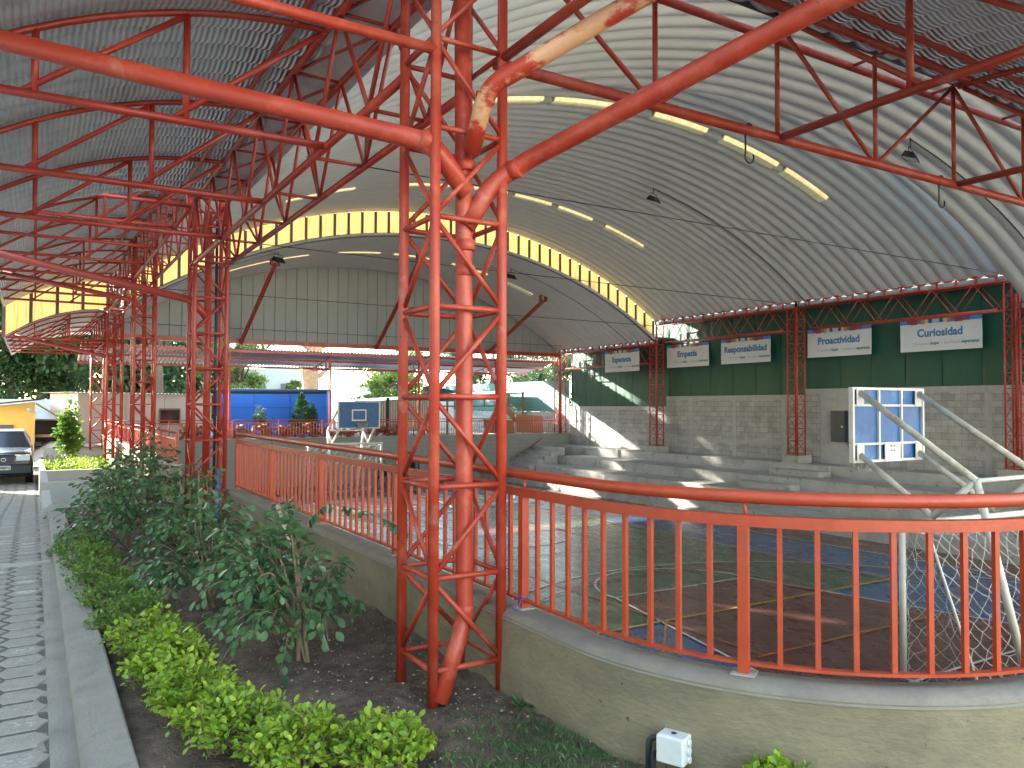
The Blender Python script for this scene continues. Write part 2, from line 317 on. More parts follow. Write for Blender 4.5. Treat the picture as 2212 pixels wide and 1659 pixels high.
for k in range(0, 4):
    dz = LIFT if k in (1, 2) else 0
    zt, zb = (5.18, 4.38) if dz else (4.33, 3.53)
    t = warren_box('wall_girder', ['red lattice girder above the right edge of the block wall, nearest the camera', 'red lattice girder above the Proactividad and Curiosidad banners', 'red lattice girder above the Empatia and Responsabilidad banners', 'red lattice girder behind the Esperanza banner, lower than its neighbour'][k],
                   Y0 + k * SP - H_ * .9, Y0 + (k + 1) * SP - H_, XW - H_, XW + H_, zb, zt, 6, cut=True, r=.028, rw=.013, n=6, group='lattice girders along the block wall', lace=False)
    ns = 13
    for i in range(ns + 1):
        y = Y0 + k * SP - H_ + i * (SP / ns) + .03; MB().box((XW - H_ - .03, y - .022, zt + .02), (XW - H_ + .03, y + .022, zt + .19)).build('stub_post', RED, t)
        if i % 2 == 0: MB().box((XW - H_ - .07, y - .07, zt + .19), (XW - H_ + .05, y + .07, zt + .215)).build('stub_plate', RED, t)
    tb('eave_angle', (XW - H_ - .03, Y0 + k * SP - H_, zt + .18), (XW - H_ - .03, Y0 + (k + 1) * SP - H_, zt + .18), .014, RED, t, 6)
    MB().box((XW - H_ + .0, Y0 + k * SP - H_ - .1, zt + .31), (24.6, Y0 + (k + 1) * SP - H_ - .1, zt + .33)).build('eave_sheet', VAULT, t)
    fl = MB().box((XW - H_ + .10, Y0 + k * SP - H_ + .02, zt + .03), (XW - H_ + .12, Y0 + (k + 1) * SP - H_ - .02, zt + .30)).build('flashing_strip', mat('flashing', (.30, .30, .29), .6), t)
# cross girder along X from the nearest column
XN = [2.25, 3.47, 4.66, 5.84, 6.98, 8.19, 9.36, 10.53, 11.7, 12.9, 14.1]
cg = thing('cross_girder', 'red girder crossing the top right of the picture from the nearest column, with two hooks', 'truss', (2.25, 3.9, 3.58))
tb('bottom_chord', (2.25, 3.9, 3.585), (14.1, 3.9, 3.585), .036, REDN, cg, 14)
for y in (3.75, 4.12): tb('top_chord', (2.25, y, 4.47), (14.1, y, 4.47), .032, REDN, cg, 12)
for i in range(1, len(XN)):
    x = XN[i]; tb('post', (x, 3.9, 3.6), (x, 3.9, 4.47), .018, REDN, cg, 10)
    a, b = XN[i - 1], XN[i]
    if i % 2 == 0: tb('web', (a + .03, 3.9, 3.6), (b - .02, 3.9, 4.45), .017, REDN, cg, 10)
    else: tb('web', (a + .02, 3.9, 4.45), (b - .03, 3.9, 3.6), .017, REDN, cg, 10)
    tb('strut', (x, 3.75, 4.47), (x, 4.12, 4.47), .014, REDN, cg, 8)
def hook(x, y, z, s, label):
    pts = [(x - .02, y, z + .04)]
    for i in range(9): a = R(150 - i * 30); pts.append((x - .02 + .03 * 0 + .025 * math.cos(a), y, z + .045 + .03 * math.sin(a)))
    pts = [(x + .04 * math.cos(R(a)), y, z + .005 + .045 * math.sin(R(a))) for a in range(0, 181, 30)]
    pts += [(x - .04, y, z - .16)] + [(x - .0 + .045 * math.cos(R(a)), y, z - .19 + .045 * math.sin(R(a))) for a in range(180, 400, 30)]
    tag(MB().tube(pts, .0065, 6).build('steel_hook', BLACK), label, 'hook', 'hooks on the cross girder')
hook(4.36, 3.9, 3.585, 1, 'dark steel hook hanging on the cross girder, left one'); hook(6.78, 3.9, 3.585, 1, 'dark steel hook hanging on the cross girder, right one by the diagonal')
# canopy arch geometry (half barrel): apex at the column line, falling outward
AR = 4.09
def arch_z(dx): return ZTP + .0 - AR + math.sqrt(max(0, AR * AR - dx * dx))
def canopy_truss(tname, label, origin, dirv, dz, n=8, reach=2.56, group=None, m=RED):
    o = Vector(origin); d = Vector(dirv); t = thing(tname, label, 'truss', (o.x, o.y, ZCH + dz), group)
    P = lambda u, z: tuple(o + d * u + Vector((0, 0, z + dz)))
    tb('bottom_chord', P(0, ZCH), P(reach, ZCH), .029, m, t, n + 2)
    MB().tube([P(u, arch_z(u) - .02) for u in [reach * i / 12 for i in range(13)]], .024, n).build('arch_chord', m, t)
    us = [.98, 1.86]
    for u in us: tb('post', P(u, ZCH), P(u, arch_z(u) - .03), .023, m, t, n)
    tb('web', P(.98 + .07, ZCH + .02), P(.05, arch_z(0) - .05), .021, m, t, n)
    tb('web', P(1.86 + .06, ZCH + .02), P(1.0, arch_z(1.0) - .05), .021, m, t, n)
    return t
idx = 0
names = ['nearest', 'second', 'third', 'fourth', 'fifth', 'sixth', 'seventh', 'eighth', 'ninth', 'tenth', 'eleventh', 'twelfth', 'thirteenth', 'fourteenth', 'fifteenth', 'sixteenth', 'seventeenth']
pr = {}; VALY = mat('valley_sheet_grey', (.66, .66, .64), .55, 0, .12, 2.5, .05, 12, col2=(.45, .44, .41), c2scale=1.8)
for k in range(4):
    dz = LIFT if k in (1, 2) else 0
    for j in range(4 if k < 3 else 5):
        y = Y0 - H_ + k * SP + j * 1.87 + (.0 if (k == 0 or j) else .35)
        lab_ = 'red canopy truss with curved top over the path, %s from the camera on the left' % names[idx]
        if dz not in pr or True: t = canopy_truss('canopy_truss', lab_, (X1 - H_, y, 0), (-1, 0, 0), dz, 10 if k == 0 else 6, group='canopy trusses over the path', m=REDN if (k == 0 and j == 0) else RED)
        idx += 1
for i, x in enumerate([2.25, 4.66, 6.98, 9.36, 11.7]):
    canopy_truss('canopy_truss', 'red canopy truss on the right, %s along the cross girder' % names[i], (x, 3.85, 0), (0, -1, 0), 0.05, 10, group='canopy trusses off the cross girder', m=REDN)
# purlins + gutter of the canopies
def pur(name, label, a, b, r=.028, m=RED): tag(tb(name, a, b, r, m, None, 10), label, 'roof tube')
for k, (ya, yb, dz, s) in enumerate(((3.0, 11.25, 0, 'nearest'), (11.35, 26.4, LIFT, 'raised middle'), (26.5, 36.0, 0, 'farthest'))):
    t = thing('canopy_roof', 'crimped grey metal canopy sheet curving over the path, %s stretch' % s, 'roof', (X1 - H_, ya, ZTP + dz), 'canopy roofs over the path')
    n = int((yb - ya) / .30) * 6; P = []; UVs = []
    for i in range(n + 1):
        y = ya + (yb - ya) * i / n; w = abs(math.sin(math.pi * i / 6)); row = []; ur = []
        for j in range(17):
            u = -.12 + (2.72) * j / 16; zc = arch_z(abs(u)); nr = .045 * w; row.append((X1 - H_ - .02 - u, y, zc + .045 - nr * .9 + dz)); ur.append((u * 1.08, y))
        P.append(row); UVs.append(ur)
    MB().grid(P, uv=UVs).build('roof_sheet', CANO, t)
    tb('purlin', (X1 - H_ - .25, ya, ZTP - .03 + dz), (X1 - H_ - .25, yb, ZTP - .03 + dz), .024, RED, t, 8)
    tb('gutter_edge', (X1 - H_ - 2.62, ya, ZCH + .06 + dz), (X1 - H_ - 2.62, yb, ZCH + .06 + dz), .03, RED, t, 8)
    MB().box((X1 - H_ - .13, ya, ZTP + .055 + dz), (X1 - H_ - .05, yb, ZTP + .13 + dz)).build('gutter_channel', CONDU, t)
    MB().box((X1 - H_ - .05, max(ya, 4.3), ZTP + .05 + dz), (X1 + H_ + .16, yb, ZTP + .075 + dz)).build('valley_sheet', VALY, t)
t = thing('canopy_roof', 'crimped grey metal canopy sheet in the top right corner of the picture', 'roof', (2, 3.85, ZTP))
xa, xb = 1.95, 20.0; n = int((xb - xa) / .30) * 6; P = []; UVs = []
for i in range(n + 1):
    x = xa + (xb - xa) * i / n; w = abs(math.sin(math.pi * i / 6)); row = []; ur = []
    for j in range(17):
        u = -.05 + 2.65 * j / 16; row.append((x, 3.85 - u, arch_z(abs(u)) + .05 + .06 - .04 * w)); ur.append((u * 1.08, x))
    P.append(row[::-1]); UVs.append(ur[::-1])
MB().grid(P, uv=UVs).build('roof_sheet', CANO, t)
tb('purlin', (2, 3.52, ZTP + .045), (20, 3.52, ZTP + .045), .026, REDN, t, 10)
MB().box((2.3, 3.90, ZTP + .10), (20, 3.96, ZTP + .19)).build('gutter_channel', CONDU, t)
# ------------------------------------------------------------------ vault roofs
XC = 12.8; VR = 18.4; XL, XR = 2.2, 23.42
def vz(x, apex): return apex - VR + math.sqrt(VR * VR - (x - XC) ** 2)
def vault(label, ya, yb, apex, xr, sky_y=None, sky_x=()):
    t = thing('vault_roof', label, 'roof', (XC, ya, apex), 'barrel vault roofs'); nr = round((yb - ya) / .42); pit = (yb - ya) / nr; K = 8; q = MB()
    xs = [XL + (xr - XL) * j / 72 for j in range(73)]
    prof = [0, .26, .6, 1, .6, .26]; prof = [abs(math.sin(math.pi * q / K)) ** .75 for q in range(K)]
    ri = int((sky_y - ya) / pit) if sky_y else -9
    for r_ in range(nr):
        P = [[(x, ya + pit * (r_ + i / K), vz(x, apex) + .05 - .085 * abs(math.sin(math.pi * i / K)) ** .8) for x in xs] for i in range(K + 1)]
        q.grid(P, skip=(lambda i, j: any(a < (xs[j] + xs[j + 1]) / 2 < b for a, b in sky_x)) if r_ == ri else None)
    q.build('vault_sheet', VAULT, t)
    if sky_y:
        y0_, y1_ = ya + pit * ri, ya + pit * (ri + 1)
        for a, b in sky_x:
            a = min(xs, key=lambda q: abs(q - a)); b = min(xs, key=lambda q: abs(q - b)); q = MB(); G = []
            cols = [(y0_ - .004, .065), (y0_ + pit * .22, -.035), (y0_ + pit * .78, -.035), (y1_ + .004, .065)]
            ss = [a - .12] + [a + (b - a) * i / 8 for i in range(9)] + [b + .12]
            for (yy, dzz) in cols: G.append([(x, yy, vz(x, apex) + (dzz if 0 < n_ < 10 else .03)) for n_, x in enumerate(ss)])
            q.grid(G, sm=False).build('skylight_strip', WPANE, t)
    return t
vault('low grey ribbed vault nearest the camera at top right', 3.95, 11.2, 7.85, 23.9)
SKX = [(5.2, 7.2), (7.6, 9.7), (10.0, 12.3), (12.7, 14.7), (15.1, 17.2), (17.4, 19.4)]
SKX2 = [(6.0, 8.2), (9.6, 11.4), (11.8, 13.4), (13.7, 15.2), (15.4, 17.0), (17.6, 19.15)]
v = vault('tall grey ribbed vault over the court between the two steps in the roof', 11.0, 18.98, 8.73, XR, 14.75, SKX)
# continue the tall vault: second half is a child of the same thing
def vault_more(t, ya, yb, apex, xr, sky_y, sky_x):
    t2 = vault('x', ya, yb, apex, xr, sky_y, sky_x)
    for c in list(t2.children):
        c.parent = t; off = ORGN[t2.name] - ORGN[t.name]; c.location = off
    bpy.data.objects.remove(t2)
vault_more(v, 18.98, 26.46, 8.73, XR, 22.7, SKX2)
vault('low grey ribbed vault at the far end in front of the grey gable', 26.2, 34.0, 7.85, XR, 30.0, [(6, 9), (10.2, 12), (12.6, 14.6), (15.1, 17), (17.6, 19.3)])
# clerestory
MUL = mat('mullion_dark', (.10, .09, .085), .6)
cl = thing('clerestory_window', 'curved band of glowing yellow translucent panes in the step of the vault', 'window', (XC, 26.46, 7.85))
NP = 42; xs = [XL + .1 + (XR - XL - .2) * i / NP for i in range(NP + 1)]
for i in range(NP):
    a, b = xs[i] + .03, xs[i + 1] - .03; za, zb_ = vz(a, 7.85) + .06, vz(b, 7.85) + .06; ya = 26.40
    q = MB(); q.v = [(a, ya, za), (b, ya, zb_), (b, ya, zb_ + LIFT + .03), (a, ya, za + LIFT + .03)]; q.f = [(0, 1, 2, 3)]; q.m = [0]; q.smooth = [False]; q.build('pane', YPANE, cl)
for x in xs: MB().box((x - .042, 26.35, vz(x, 7.85)), (x + .042, 26.42, vz(x, 7.85) + LIFT)).build('mullion', MUL, cl)
MB().tube([(x, 26.37, vz(x, 7.85) + .02) for x in [XL + (XR - XL) * i / 60 for i in range(61)]], .075, 8).build('sill_tube', mat('sill_grey', (.12, .13, .13), .5), cl)
cl2 = thing('clerestory_window', 'glowing yellow translucent panes in the step of the canopy over the path', 'window', (X1 - 1.5, 26.46, 4.4))
xs = [X1 - H_ - .02 - 2.6 + 2.62 * i / 4 for i in range(5)]
for i in range(4):
    a, b = xs[i] + .04, xs[i + 1] - .04; f_ = lambda x: arch_z(abs(X1 - H_ - x)) + .06
    q = MB(); q.v = [(a, 26.45, f_(a)), (b, 26.45, f_(b)), (b, 26.45, f_(b) + LIFT + .01), (a, 26.45, f_(a) + LIFT + .01)]; q.f = [(0, 1, 2, 3)]; q.m = [0]; q.smooth = [False]; q.build('pane', YPANE, cl2)
for x in xs: MB().box((x - .04, 26.40, f_(x) - .02), (x + .04, 26.47, f_(x) + LIFT)).build('mullion', mat('mullion_brown', (.14, .10, .09), .6), cl2)
# gable at far end
gb = thing('gable_wall', 'grey vertical metal cladding closing the far end of the vault above the red beam', 'wall', (XC, 34.0, 4.3))
q = MB(); x = XL + .05
while x < XR - .1:
    b = min(x + .44, XR - .06); yv = 33.96
    q.quad((x, yv, 4.36), (b, yv, 4.36), (b, yv, vz(b, 7.91)), (x, yv, vz(x, 7.91))); q.quad((b, yv, 4.36), (b + .012, yv + .03, 4.36), (b + .012, yv + .03, vz(b, 7.91)), (b, yv, vz(b, 7.91))); q.quad((b + .012, yv + .03, 4.36), (b + .024, yv, 4.36), (b + .024, yv, vz(b, 7.91)), (b + .012, yv + .03, vz(b, 7.91)))
    x = b + .024
q.box((XL, 34.02, 4.2), (XR, 34.05, 4.4)); q.build('cladding', GABLE, gb)
MB().box((XL, 33.90, 4.18), (XR + .2, 34.00, 4.37)).build('red_beam', RED, gb)
for i, (xb_, xt, yt) in enumerate(((7.32, 7.55, 29.4), (13.3, 13.35, 29.2), (19.15, 19.5, 29.4))):
    z_ = vz(xt, 7.85); t = thing('gable_strut', ['slanting red strut left of the nearest column, from the gable beam up to the vault', 'slanting red strut partly hidden behind the nearest column', 'slanting red strut right of the nearest column, under the far vault'][i], 'strut', (xb_, 33.9, 4.2), 'struts holding the gable')
    MB().obox((xb_ - .035, 33.88, 4.2), (xt - .035, yt, z_ - .25), .05, .13).build('channel', RED, t); MB().obox((xb_ + .035, 33.88, 4.2), (xt + .035, yt, z_ - .25), .05, .13).build('channel', RED, t)
    MB().box((xt - .17, yt - .09, z_ - .27), (xt - .10, yt + .09, z_ + .0)).box((xt + .10, yt - .09, z_ - .27), (xt + .17, yt + .09, z_)).box((xt - .17, yt - .09, z_ - .29), (xt + .17, yt + .09, z_ - .268)).build('bracket', REDL, t)
# tie cables
def sag(a, b, s, n=12):
    a, b = Vector(a), Vector(b); return [tuple(a.lerp(b, i / n) - Vector((0, 0, s * 4 * (i / n) * (1 - i / n)))) for i in range(n + 1)]
for i, (a, b, s, lb) in enumerate((((2.3, 18.98, 5.45), (23.35, 18.98, 5.30), -.0, 'thin steel tie cable across the vault at the third column'), ((2.3, 26.3, 5.2), (23.3, 26.3, 5.15), .0, 'thin steel tie cable across the vault in front of the yellow panes'),
                               ((2.3, 33.2, 4.75), (23.3, 33.2, 4.7), 0, 'thin steel tie cable across the far low vault'), ((2.3, 11.5, 5.3), (23.3, 11.5, 5.3), -.0, 'thin steel tie cable across the vault at the second column'))):
    tag(MB().tube(sag(a, b, s), .011, 5).build('tie_cable', CABLE), lb, 'cable', 'tie cables across the vault')
# ------------------------------------------------------------------ floodlights
def flood(x, y, z, zt, label, aim=0):
    t = thing('floodlight', label, 'lamp', (x, y, zt), 'floodlights under the vault')
    q = MB(); a = [(-.21, -.15, 0), (.21, -.15, 0), (.21, .15, 0), (-.21, .15, 0)]; b = [(-.14, -.09, .15), (.14, -.09, .15), (.14, .09, .15), (-.14, .09, .15)]
    co, si = math.cos(R(aim)), math.sin(R(aim)); T = lambda p: (x + p[0] * co - p[1] * si, y + p[0] * si + p[1] * co, z + p[2] + p[1] * .4)
    q.v = [T(p) for p in a + b]; q.f = [(0, 1, 5, 4), (1, 2, 6, 5), (2, 3, 7, 6), (3, 0, 4, 7), (4, 5, 6, 7)]; q.m = [0] * 5; q.smooth = [False] * 5; q.build('housing', BLACK, t)
    g = MB(); g.quad(*[T((p[0] * .9, p[1] * .9, .004)) for p in a][::-1]); g.build('lens', LAMPG, t)
    MB().tube([T((-.17, 0, .05)), T((-.17, 0, .24)), T((.17, 0, .24)), T((.17, 0, .05))], .011, 6).build('bracket', BLACK, t)
    tb('stem', T((0, 0, .24)), (x, y, zt), .014, BLACK, t, 6)
FL = [(9.0, 12.9, 8.05, 8.73, 'floodlight hanging under the cross girder near the top centre of the picture', 8.35), (16.3, 10.05, 7.02, 7.85, 'floodlight at the right between the two hooks of the girder', 7.5), (16.3, 18.4, 7.95, 8.73, 'floodlight on the tall vault right of the skylight strips', 8.35),
      (7.2, 27.6, 6.62, 7.85, 'floodlight on the far vault above the left slanting strut', 6.95), (16.95, 28, 6.95, 7.85, 'floodlight on the far vault just right of the nearest column', 7.35)]
CLB = ['black conduit curving over the vault near the top centre of the picture', 'black conduit curving down the low vault at the right edge', 'black conduit curving down the tall vault to the column between the banners', 'black conduit on the far vault left of the nearest column', 'black conduit on the far vault coming down behind the Esperanza banner']
for (x, y, z, ap, lb, _), cl_ in zip(FL, CLB):
    flood(x, y, z, vz(x, ap), lb, 20)
    xe = 23.4 if x > 12 else 2.4; pts = [(x + (xe - x) * i / 24, y + .02, vz(x + (xe - x) * i / 24, ap) - .03) for i in range(25)]
    if xe > 12: pts.append((xe, y, 4.9 if ap > 8 else 4.1))
    tag(MB().tube(pts, .016, 6).build('lamp_conduit', CABLE), cl_, 'conduit', 'lamp conduits')
# ------------------------------------------------------------------ ground, soil, path
def H(x, y):
    """ground height outside the court pit"""
    t = min(1, max(0, (y - 10) / 16)); t = t * t * (3 - 2 * t); path_h = -.72 * t
    if y > 33: path_h = -.72 + min(1, (y - 33) / 8) * .5
    if x < .6: return path_h
    if x < 2.3:
        return path_h * min(1, max(0, (y - 12) / 3)) if y < 33 else 0.0
    return 0.0
def ground_grid(xs, ys, dz=0, noise=0):
    G = []
    for x in xs: G.append([(x, y, H(x, y) + dz + (noise * (nrs.rand() - .5) if noise else 0)) for y in ys])
    return G
def lin(a, b, n): return [a + (b - a) * i / n for i in range(n + 1)]
g = MB(); YS = lin(-60, 9, 6) + lin(10, 34.2, 24) + lin(36, 60, 8) + lin(90, 400, 3)
g.grid(ground_grid(lin(-300, -20, 3) + lin(-12, -2.7, 4), YS, -.03)[::-1])
g.grid(ground_grid([2.3 + .02], YS, -.03) + ground_grid([2.25, .61, .6, .3, -2.7][0:0], YS))if False else None
g.grid([[(x, y, -.03) for y in (-60, 1.66)] for x in (24.2, 2.3, -2.7)])
g.grid([[(x, y, -.03) for y in lin(-60, 400, 6)] for x in (300, 24.3)])
g.grid([[(x, y, .06) for y in (33.98, 45, 60, 120, 400)] for x in (24.3, 12, 2.0)])
g.grid(ground_grid([2.0, 1.2, .61, .6, 0, -1.4, -2.7], lin(33.98, 60, 12) + [120, 400], .02))
struct('ground', g, DIRT)
q = MB(); q.grid([[(x, y, H(.7, y) * (1 if y > 15 else .0) - .5 * 0 + (-.01)) for y in lin(14, 34, 12)] for x in (2.3, 1.2, .3)]); struct('verge_ground', q, DIRT)
# soil bed with relief
q = MB(); xs_, ys_ = lin(.36, 2.3, 30), lin(-1, 14, 190); G = []
def soil_h(x, y):
    s = .03 * math.sin(x * 5.1 + y * 1.7) + .02 * math.sin(x * 11 - y * 7.3) + .018 * math.sin(x * 23 + y * 19)
    return .0 + s * .6 + .05 * max(0, (x - 1.7) / .6) + .012 * (rnd.random() - .5)
for x in xs_[::-1]: G.append([(x, y, soil_h(x, y)) for y in ys_])
q.grid(G)
# soil outside the curve of the wall, bottom centre/right
G = []
for i in range(26):
    a = R(180 + 90 * i / 25); px_, py_ = 3.84 + 1.58 * math.cos(a), 3.15 + 1.58 * math.sin(a); ye = -1.0
    G.append([(px_, py_ + (ye - py_) * j / 30, soil_h(px_, py_ + (ye - py_) * j / 30) * .7) for j in range(31)])
q.grid(G)
q.grid([[(x, y, .01) for y in (1.6, .8, -1)] for x in (3.83, 6, 12)])
struct('soil', q, SOIL)
pq = MB()
for i in range(1500):
    if i % 3: x, y = 1.2 + rnd.random() * 1.1, 2.4 + rnd.random() * 4.5
    else: x, y = .6 + rnd.random() * 3.4, 1.0 + rnd.random() * 7
    if (x - 3.84) ** 2 + (y - 3.15) ** 2 < 1.6 ** 2 or (x > 2.2 and y > 3): continue
    s = .004 + .008 * rnd.random() ** 3; z = soil_h(min(x, 2.3), y) + s * .2
    a = [Vector((rnd.uniform(.6, 1.2), 0, 0)), Vector((0, rnd.uniform(.6, 1.2), 0)), Vector((-rnd.uniform(.6, 1.2), 0, 0)), Vector((0, -rnd.uniform(.6, 1.2), 0)), Vector((0, 0, .8))]
    rz = Matrix.Rotation(rnd.random() * 6.28, 3, 'Z'); k = len(pq.v); pq.v += [tuple(Vector((x, y, z)) + (rz @ v) * s) for v in a]
    for f in ((0, 1, 4), (1, 2, 4), (2, 3, 4), (3, 0, 4)): pq.f.append(tuple(k + w for w in f)); pq.m.append(0); pq.smooth.append(False)
tag(pq.build('pebbles', PEBB), 'small pale stones scattered over the dark soil', 'pebbles', kind='stuff')
gq = MB()
for i in range(5200):
    if i % 4: x, y = rnd.gauss(2.0, .28), rnd.gauss(3.0, .26)
    else: x, y = rnd.uniform(.6, 3.6), rnd.uniform(1.0, 7)
    if (x - 3.84) ** 2 + (y - 3.15) ** 2 < 1.63 ** 2 or x > 3.6 or (x > 2.2 and y > 3) or y < .8: continue
    z = soil_h(min(x, 2.3), y) - .003; h = rnd.uniform(.015, .05); a = rnd.random() * 6.28; l = rnd.uniform(-.6, .6) * h * 1.6; w = .0018
    dx, dy = math.cos(a) * w, math.sin(a) * w; ex, ey = -math.sin(a) * l, math.cos(a) * l; k = len(gq.v)
    gq.v += [(x - dx, y - dy, z), (x + dx, y + dy, z), (x + ex * .4 + dx * .7, y + ey * .4 + dy * .7, z + h * .6), (x + ex, y + ey, z + h)]
    gq.f.append((k, k + 1, k + 2)); gq.f.append((k, k + 2, k + 3)); gq.m += [0, 0]; gq.smooth += [False, False]
tag(gq.build('grass', GRS), 'sparse short grass on the soil below the curved wall', 'grass', kind='stuff')
lq = [(rnd.uniform(.5, 3.2), rnd.uniform(1.6, 9)) for _ in range(150)]; lq = [(a, b_) for a, b_ in lq if (a < 2.15) or (b_ < 3 and (a - 3.84) ** 2 + (b_ - 3.15) ** 2 > 1.65 ** 2)]
# pavers
PAV = mat('paver', (.29, .27, .24), .85, 0, .16, 14, .5, 70)
def paver_hook():
    t = PAV.node_tree; N, L = t.nodes, t.links; b = N['Principled BSDF']; src = b.inputs['Base Color'].links[0].from_socket
    at = N.new('ShaderNodeAttribute'); at.attribute_name = 'wear'; n = N.new('ShaderNodeTexNoise'); n.inputs['Scale'].default_value = 30; n.inputs['Detail'].default_value = 5
    g = N.new('ShaderNodeNewGeometry'); L.new(g.outputs['Position'], n.inputs['Vector'])
    m1 = N.new('ShaderNodeMath'); m1.operation = 'ADD'; L.new(at.outputs['Fac'], m1.inputs[0]); L.new(n.outputs['Fac'], m1.inputs[1])
    r = N.new('ShaderNodeMapRange'); r.inputs['From Min'].default_value = .95; r.inputs['From Max'].default_value = 1.2; r.inputs['To Max'].default_value = .9; L.new(m1.outputs[0], r.inputs['Value'])
    mc = N.new('ShaderNodeMixRGB'); mc.inputs[2].default_value = (.50, .50, .49, 1); L.new(src, mc.inputs[1]); L.new(r.outputs[0], mc.inputs[0]); L.new(mc.outputs[0], b.inputs['Base Color'])
paver_hook()
q = MB(); wear = []; px_, py_ = .235, .232; ncol = 11
for c in range(ncol):
    cx = -.04 - c * px_
    for r_ in range(150):
        cy = .5 + r_ * py_ + (py_ / 2 if c % 2 else 0)
        if cy > 33: continue
        z = H(-1, cy) + rnd.uniform(-.002, .002); sl_ = (H(-1, cy + .1) - H(-1, cy - .1)) / .2; wr = .35 + .65 * rnd.random()
        out = [(.145, 0), (.112, .05), (.083, .109), (-.083, .109), (-.112, .05), (-.145, 0), (-.112, -.05), (-.083, -.109), (.083, -.109), (.112, -.05)]
        k = len(q.v); n = len(out)
        for s, dz_ in ((.94, -.035), (.94, -.007), (.87, 0), (.5, .001)):
            for a, b_ in out:
                q.v.append((cx + a * s * 1.01, cy + b_ * s * .96, z + dz_ + b_ * s * sl_)); wear.append(wr * (.62 if s < .6 else 0))
        q.v.append((cx, cy, z + .001)); wear.append(wr * .62)
        for ring in range(3):
            for i in range(n): q.f.append((k + ring * n + i, k + ring * n + (i + 1) % n, k + (ring + 1) * n + (i + 1) % n, k + (ring + 1) * n + i)); q.m.append(0); q.smooth.append(False)
        for i in range(n): q.f.append((k + 3 * n + i, k + 3 * n + (i + 1) % n, k + 4 * n)); q.m.append(0); q.smooth.append(False)
pth = q.build('paved_path', PAV); pth['kind'] = 'structure'
at = pth.data.attributes.new('wear', 'FLOAT', 'POINT'); at.data.foreach_set('value', wear)
q = MB(); q.grid([[(x, y, H(-1, y) - .006) for y in lin(-2, 10, 4) + lin(11, 33.9, 20)] for x in (.2, -2.7)]); struct('path_bed', q, mat('path_sand', (.095, .088, .076), .95, 0, .3, 14, .6, 60))
q = MB(); q.grid([[(x, y, H(-1, y) - .008 + .014 * (x > .1) + .004 * rnd.random()) for y in lin(-1, 10, 90) + lin(10.3, 22, 30)] for x in (.20, .16, .11, .085, .02)]); KRB = mat('kerb_cement', (.25, .235, .205), .85, 0, .22, 7, .4, 55, col2=(.13, .12, .10), c2scale=3.5, c2lo=.5, c2hi=.72)
struct('mortar_edge', q, KRB)
# kerb
q = MB(); ks = lin(-1, 10, 22) + lin(10.5, 13.9, 6); prof = [(.19, -.1), (.195, .045), (.215, .075), (.25, .085), (.385, .105), (.395, .1), (.40, -.1)]
q.grid([[(a, y, b_ + .004 * rnd.random()) for y in ks] for a, b_ in prof][::-1], sm=False); struct('kerb', q, KRB)
q = MB().box((-2.6, 9.2, -.02), (.16, 9.36, .016)); struct('path_strip', q, CONCT)
# planter walls stepping along the path
def wall(name, label, boxes, m, cat='wall', group=None):
    q = MB()
    for b_ in boxes: q.box(*b_)
    o = q.build(name, m); tag(o, label, cat, group); return o
PW = mat('planter_render', (.40, .40, .38), .8, 0, .08, 3, .1, 30)
for i, (y, ztop) in enumerate(((14.2, .0), (18.6, .02), (23.3, -.08))):
    wall('planter_wall', ['low grey planter wall nearest behind the dark bushes', 'middle grey planter wall with open top beside the path', 'farthest grey planter wall below the lime hedge beside the car'][i], [((.14, y, -1), (2.23, y + .14, ztop)), ((.14, y + .141, -1), (.27, y + 3.0, ztop - .003))], PW, group='planter walls stepping along the path')
# ------------------------------------------------------------------ court
q = MB(); q.box((2.4, 1.5, COURT - .1), (24.2, 34.1, COURT)); struct('court_floor', q, C_OUT)
def sheet(q, x0, y0, x1, y1, lay, mi=0): z = COURT + .003 * lay; q.quad((x0, y0, z), (x1, y0, z), (x1, y1, z), (x0, y1, z), mi)
def poly(q, pts, lay, mi=0):
    z = COURT + .003 * lay; k = len(q.v); q.v += [(a, b_, z) for a, b_ in pts]; q.f.append(tuple(range(k, k + len(pts)))); q.m.append(mi); q.smooth.append(False)
def line(q, a, b_, w, lay, mi):
    a, b_ = Vector((*a, 0)), Vector((*b_, 0)); d = (b_ - a).normalized(); s = Vector((-d.y, d.x, 0)) * w / 2; z = COURT + .003 * lay
    q.quad(*[(p.x, p.y, z) for p in (a - s, b_ - s, b_ + s, a + s)], mi)
def arc(q, cx, cy, r, a0, a1, w, lay, mi, n=48):
    z = COURT + .003 * lay
    for i in range(n):
        t0, t1 = R(a0 + (a1 - a0) * i / n), R(a0 + (a1 - a0) * (i + 1) / n)
        q.quad(*[(cx + rr_ * math.cos(t), cy + rr_ * math.sin(t), z) for rr_, t in ((r - w / 2, t0), (r + w / 2, t0), (r + w / 2, t1), (r - w / 2, t1))], mi)
CXX = 10.85; YN, YF = 6.0, 30.6; YM = 18.6
q = MB(); sheet(q, 4.4, YN, 17.35, YF, 1, 0); sheet(q, 6.7, 9.75, 15.0, YF - 3.75, 2, 1)
for s_, yb_ in ((1, YN), (-1, YF)):
    poly(q, [(CXX - 2.9, yb_), (CXX + 2.9, yb_), (CXX + 1.7, yb_ + s_ * 5.4), (CXX - 1.7, yb_ + s_ * 5.4)][::s_], 3, 2)
poly(q, [(CXX + 2 * math.cos(R(a)), YM + 2 * math.sin(R(a))) for a in range(0, 360, 8)], 3, 3)
struct('court_paint', q, [C_BLU, C_GRN, C_MAR, C_RED])
q = MB()
for x in (4.4, 17.35): line(q, (x, YN), (x, YF), .05, 5, 0)
for y in (YN, YF, YM): line(q, (4.4, y), (17.35, y), .05, 5, 0)
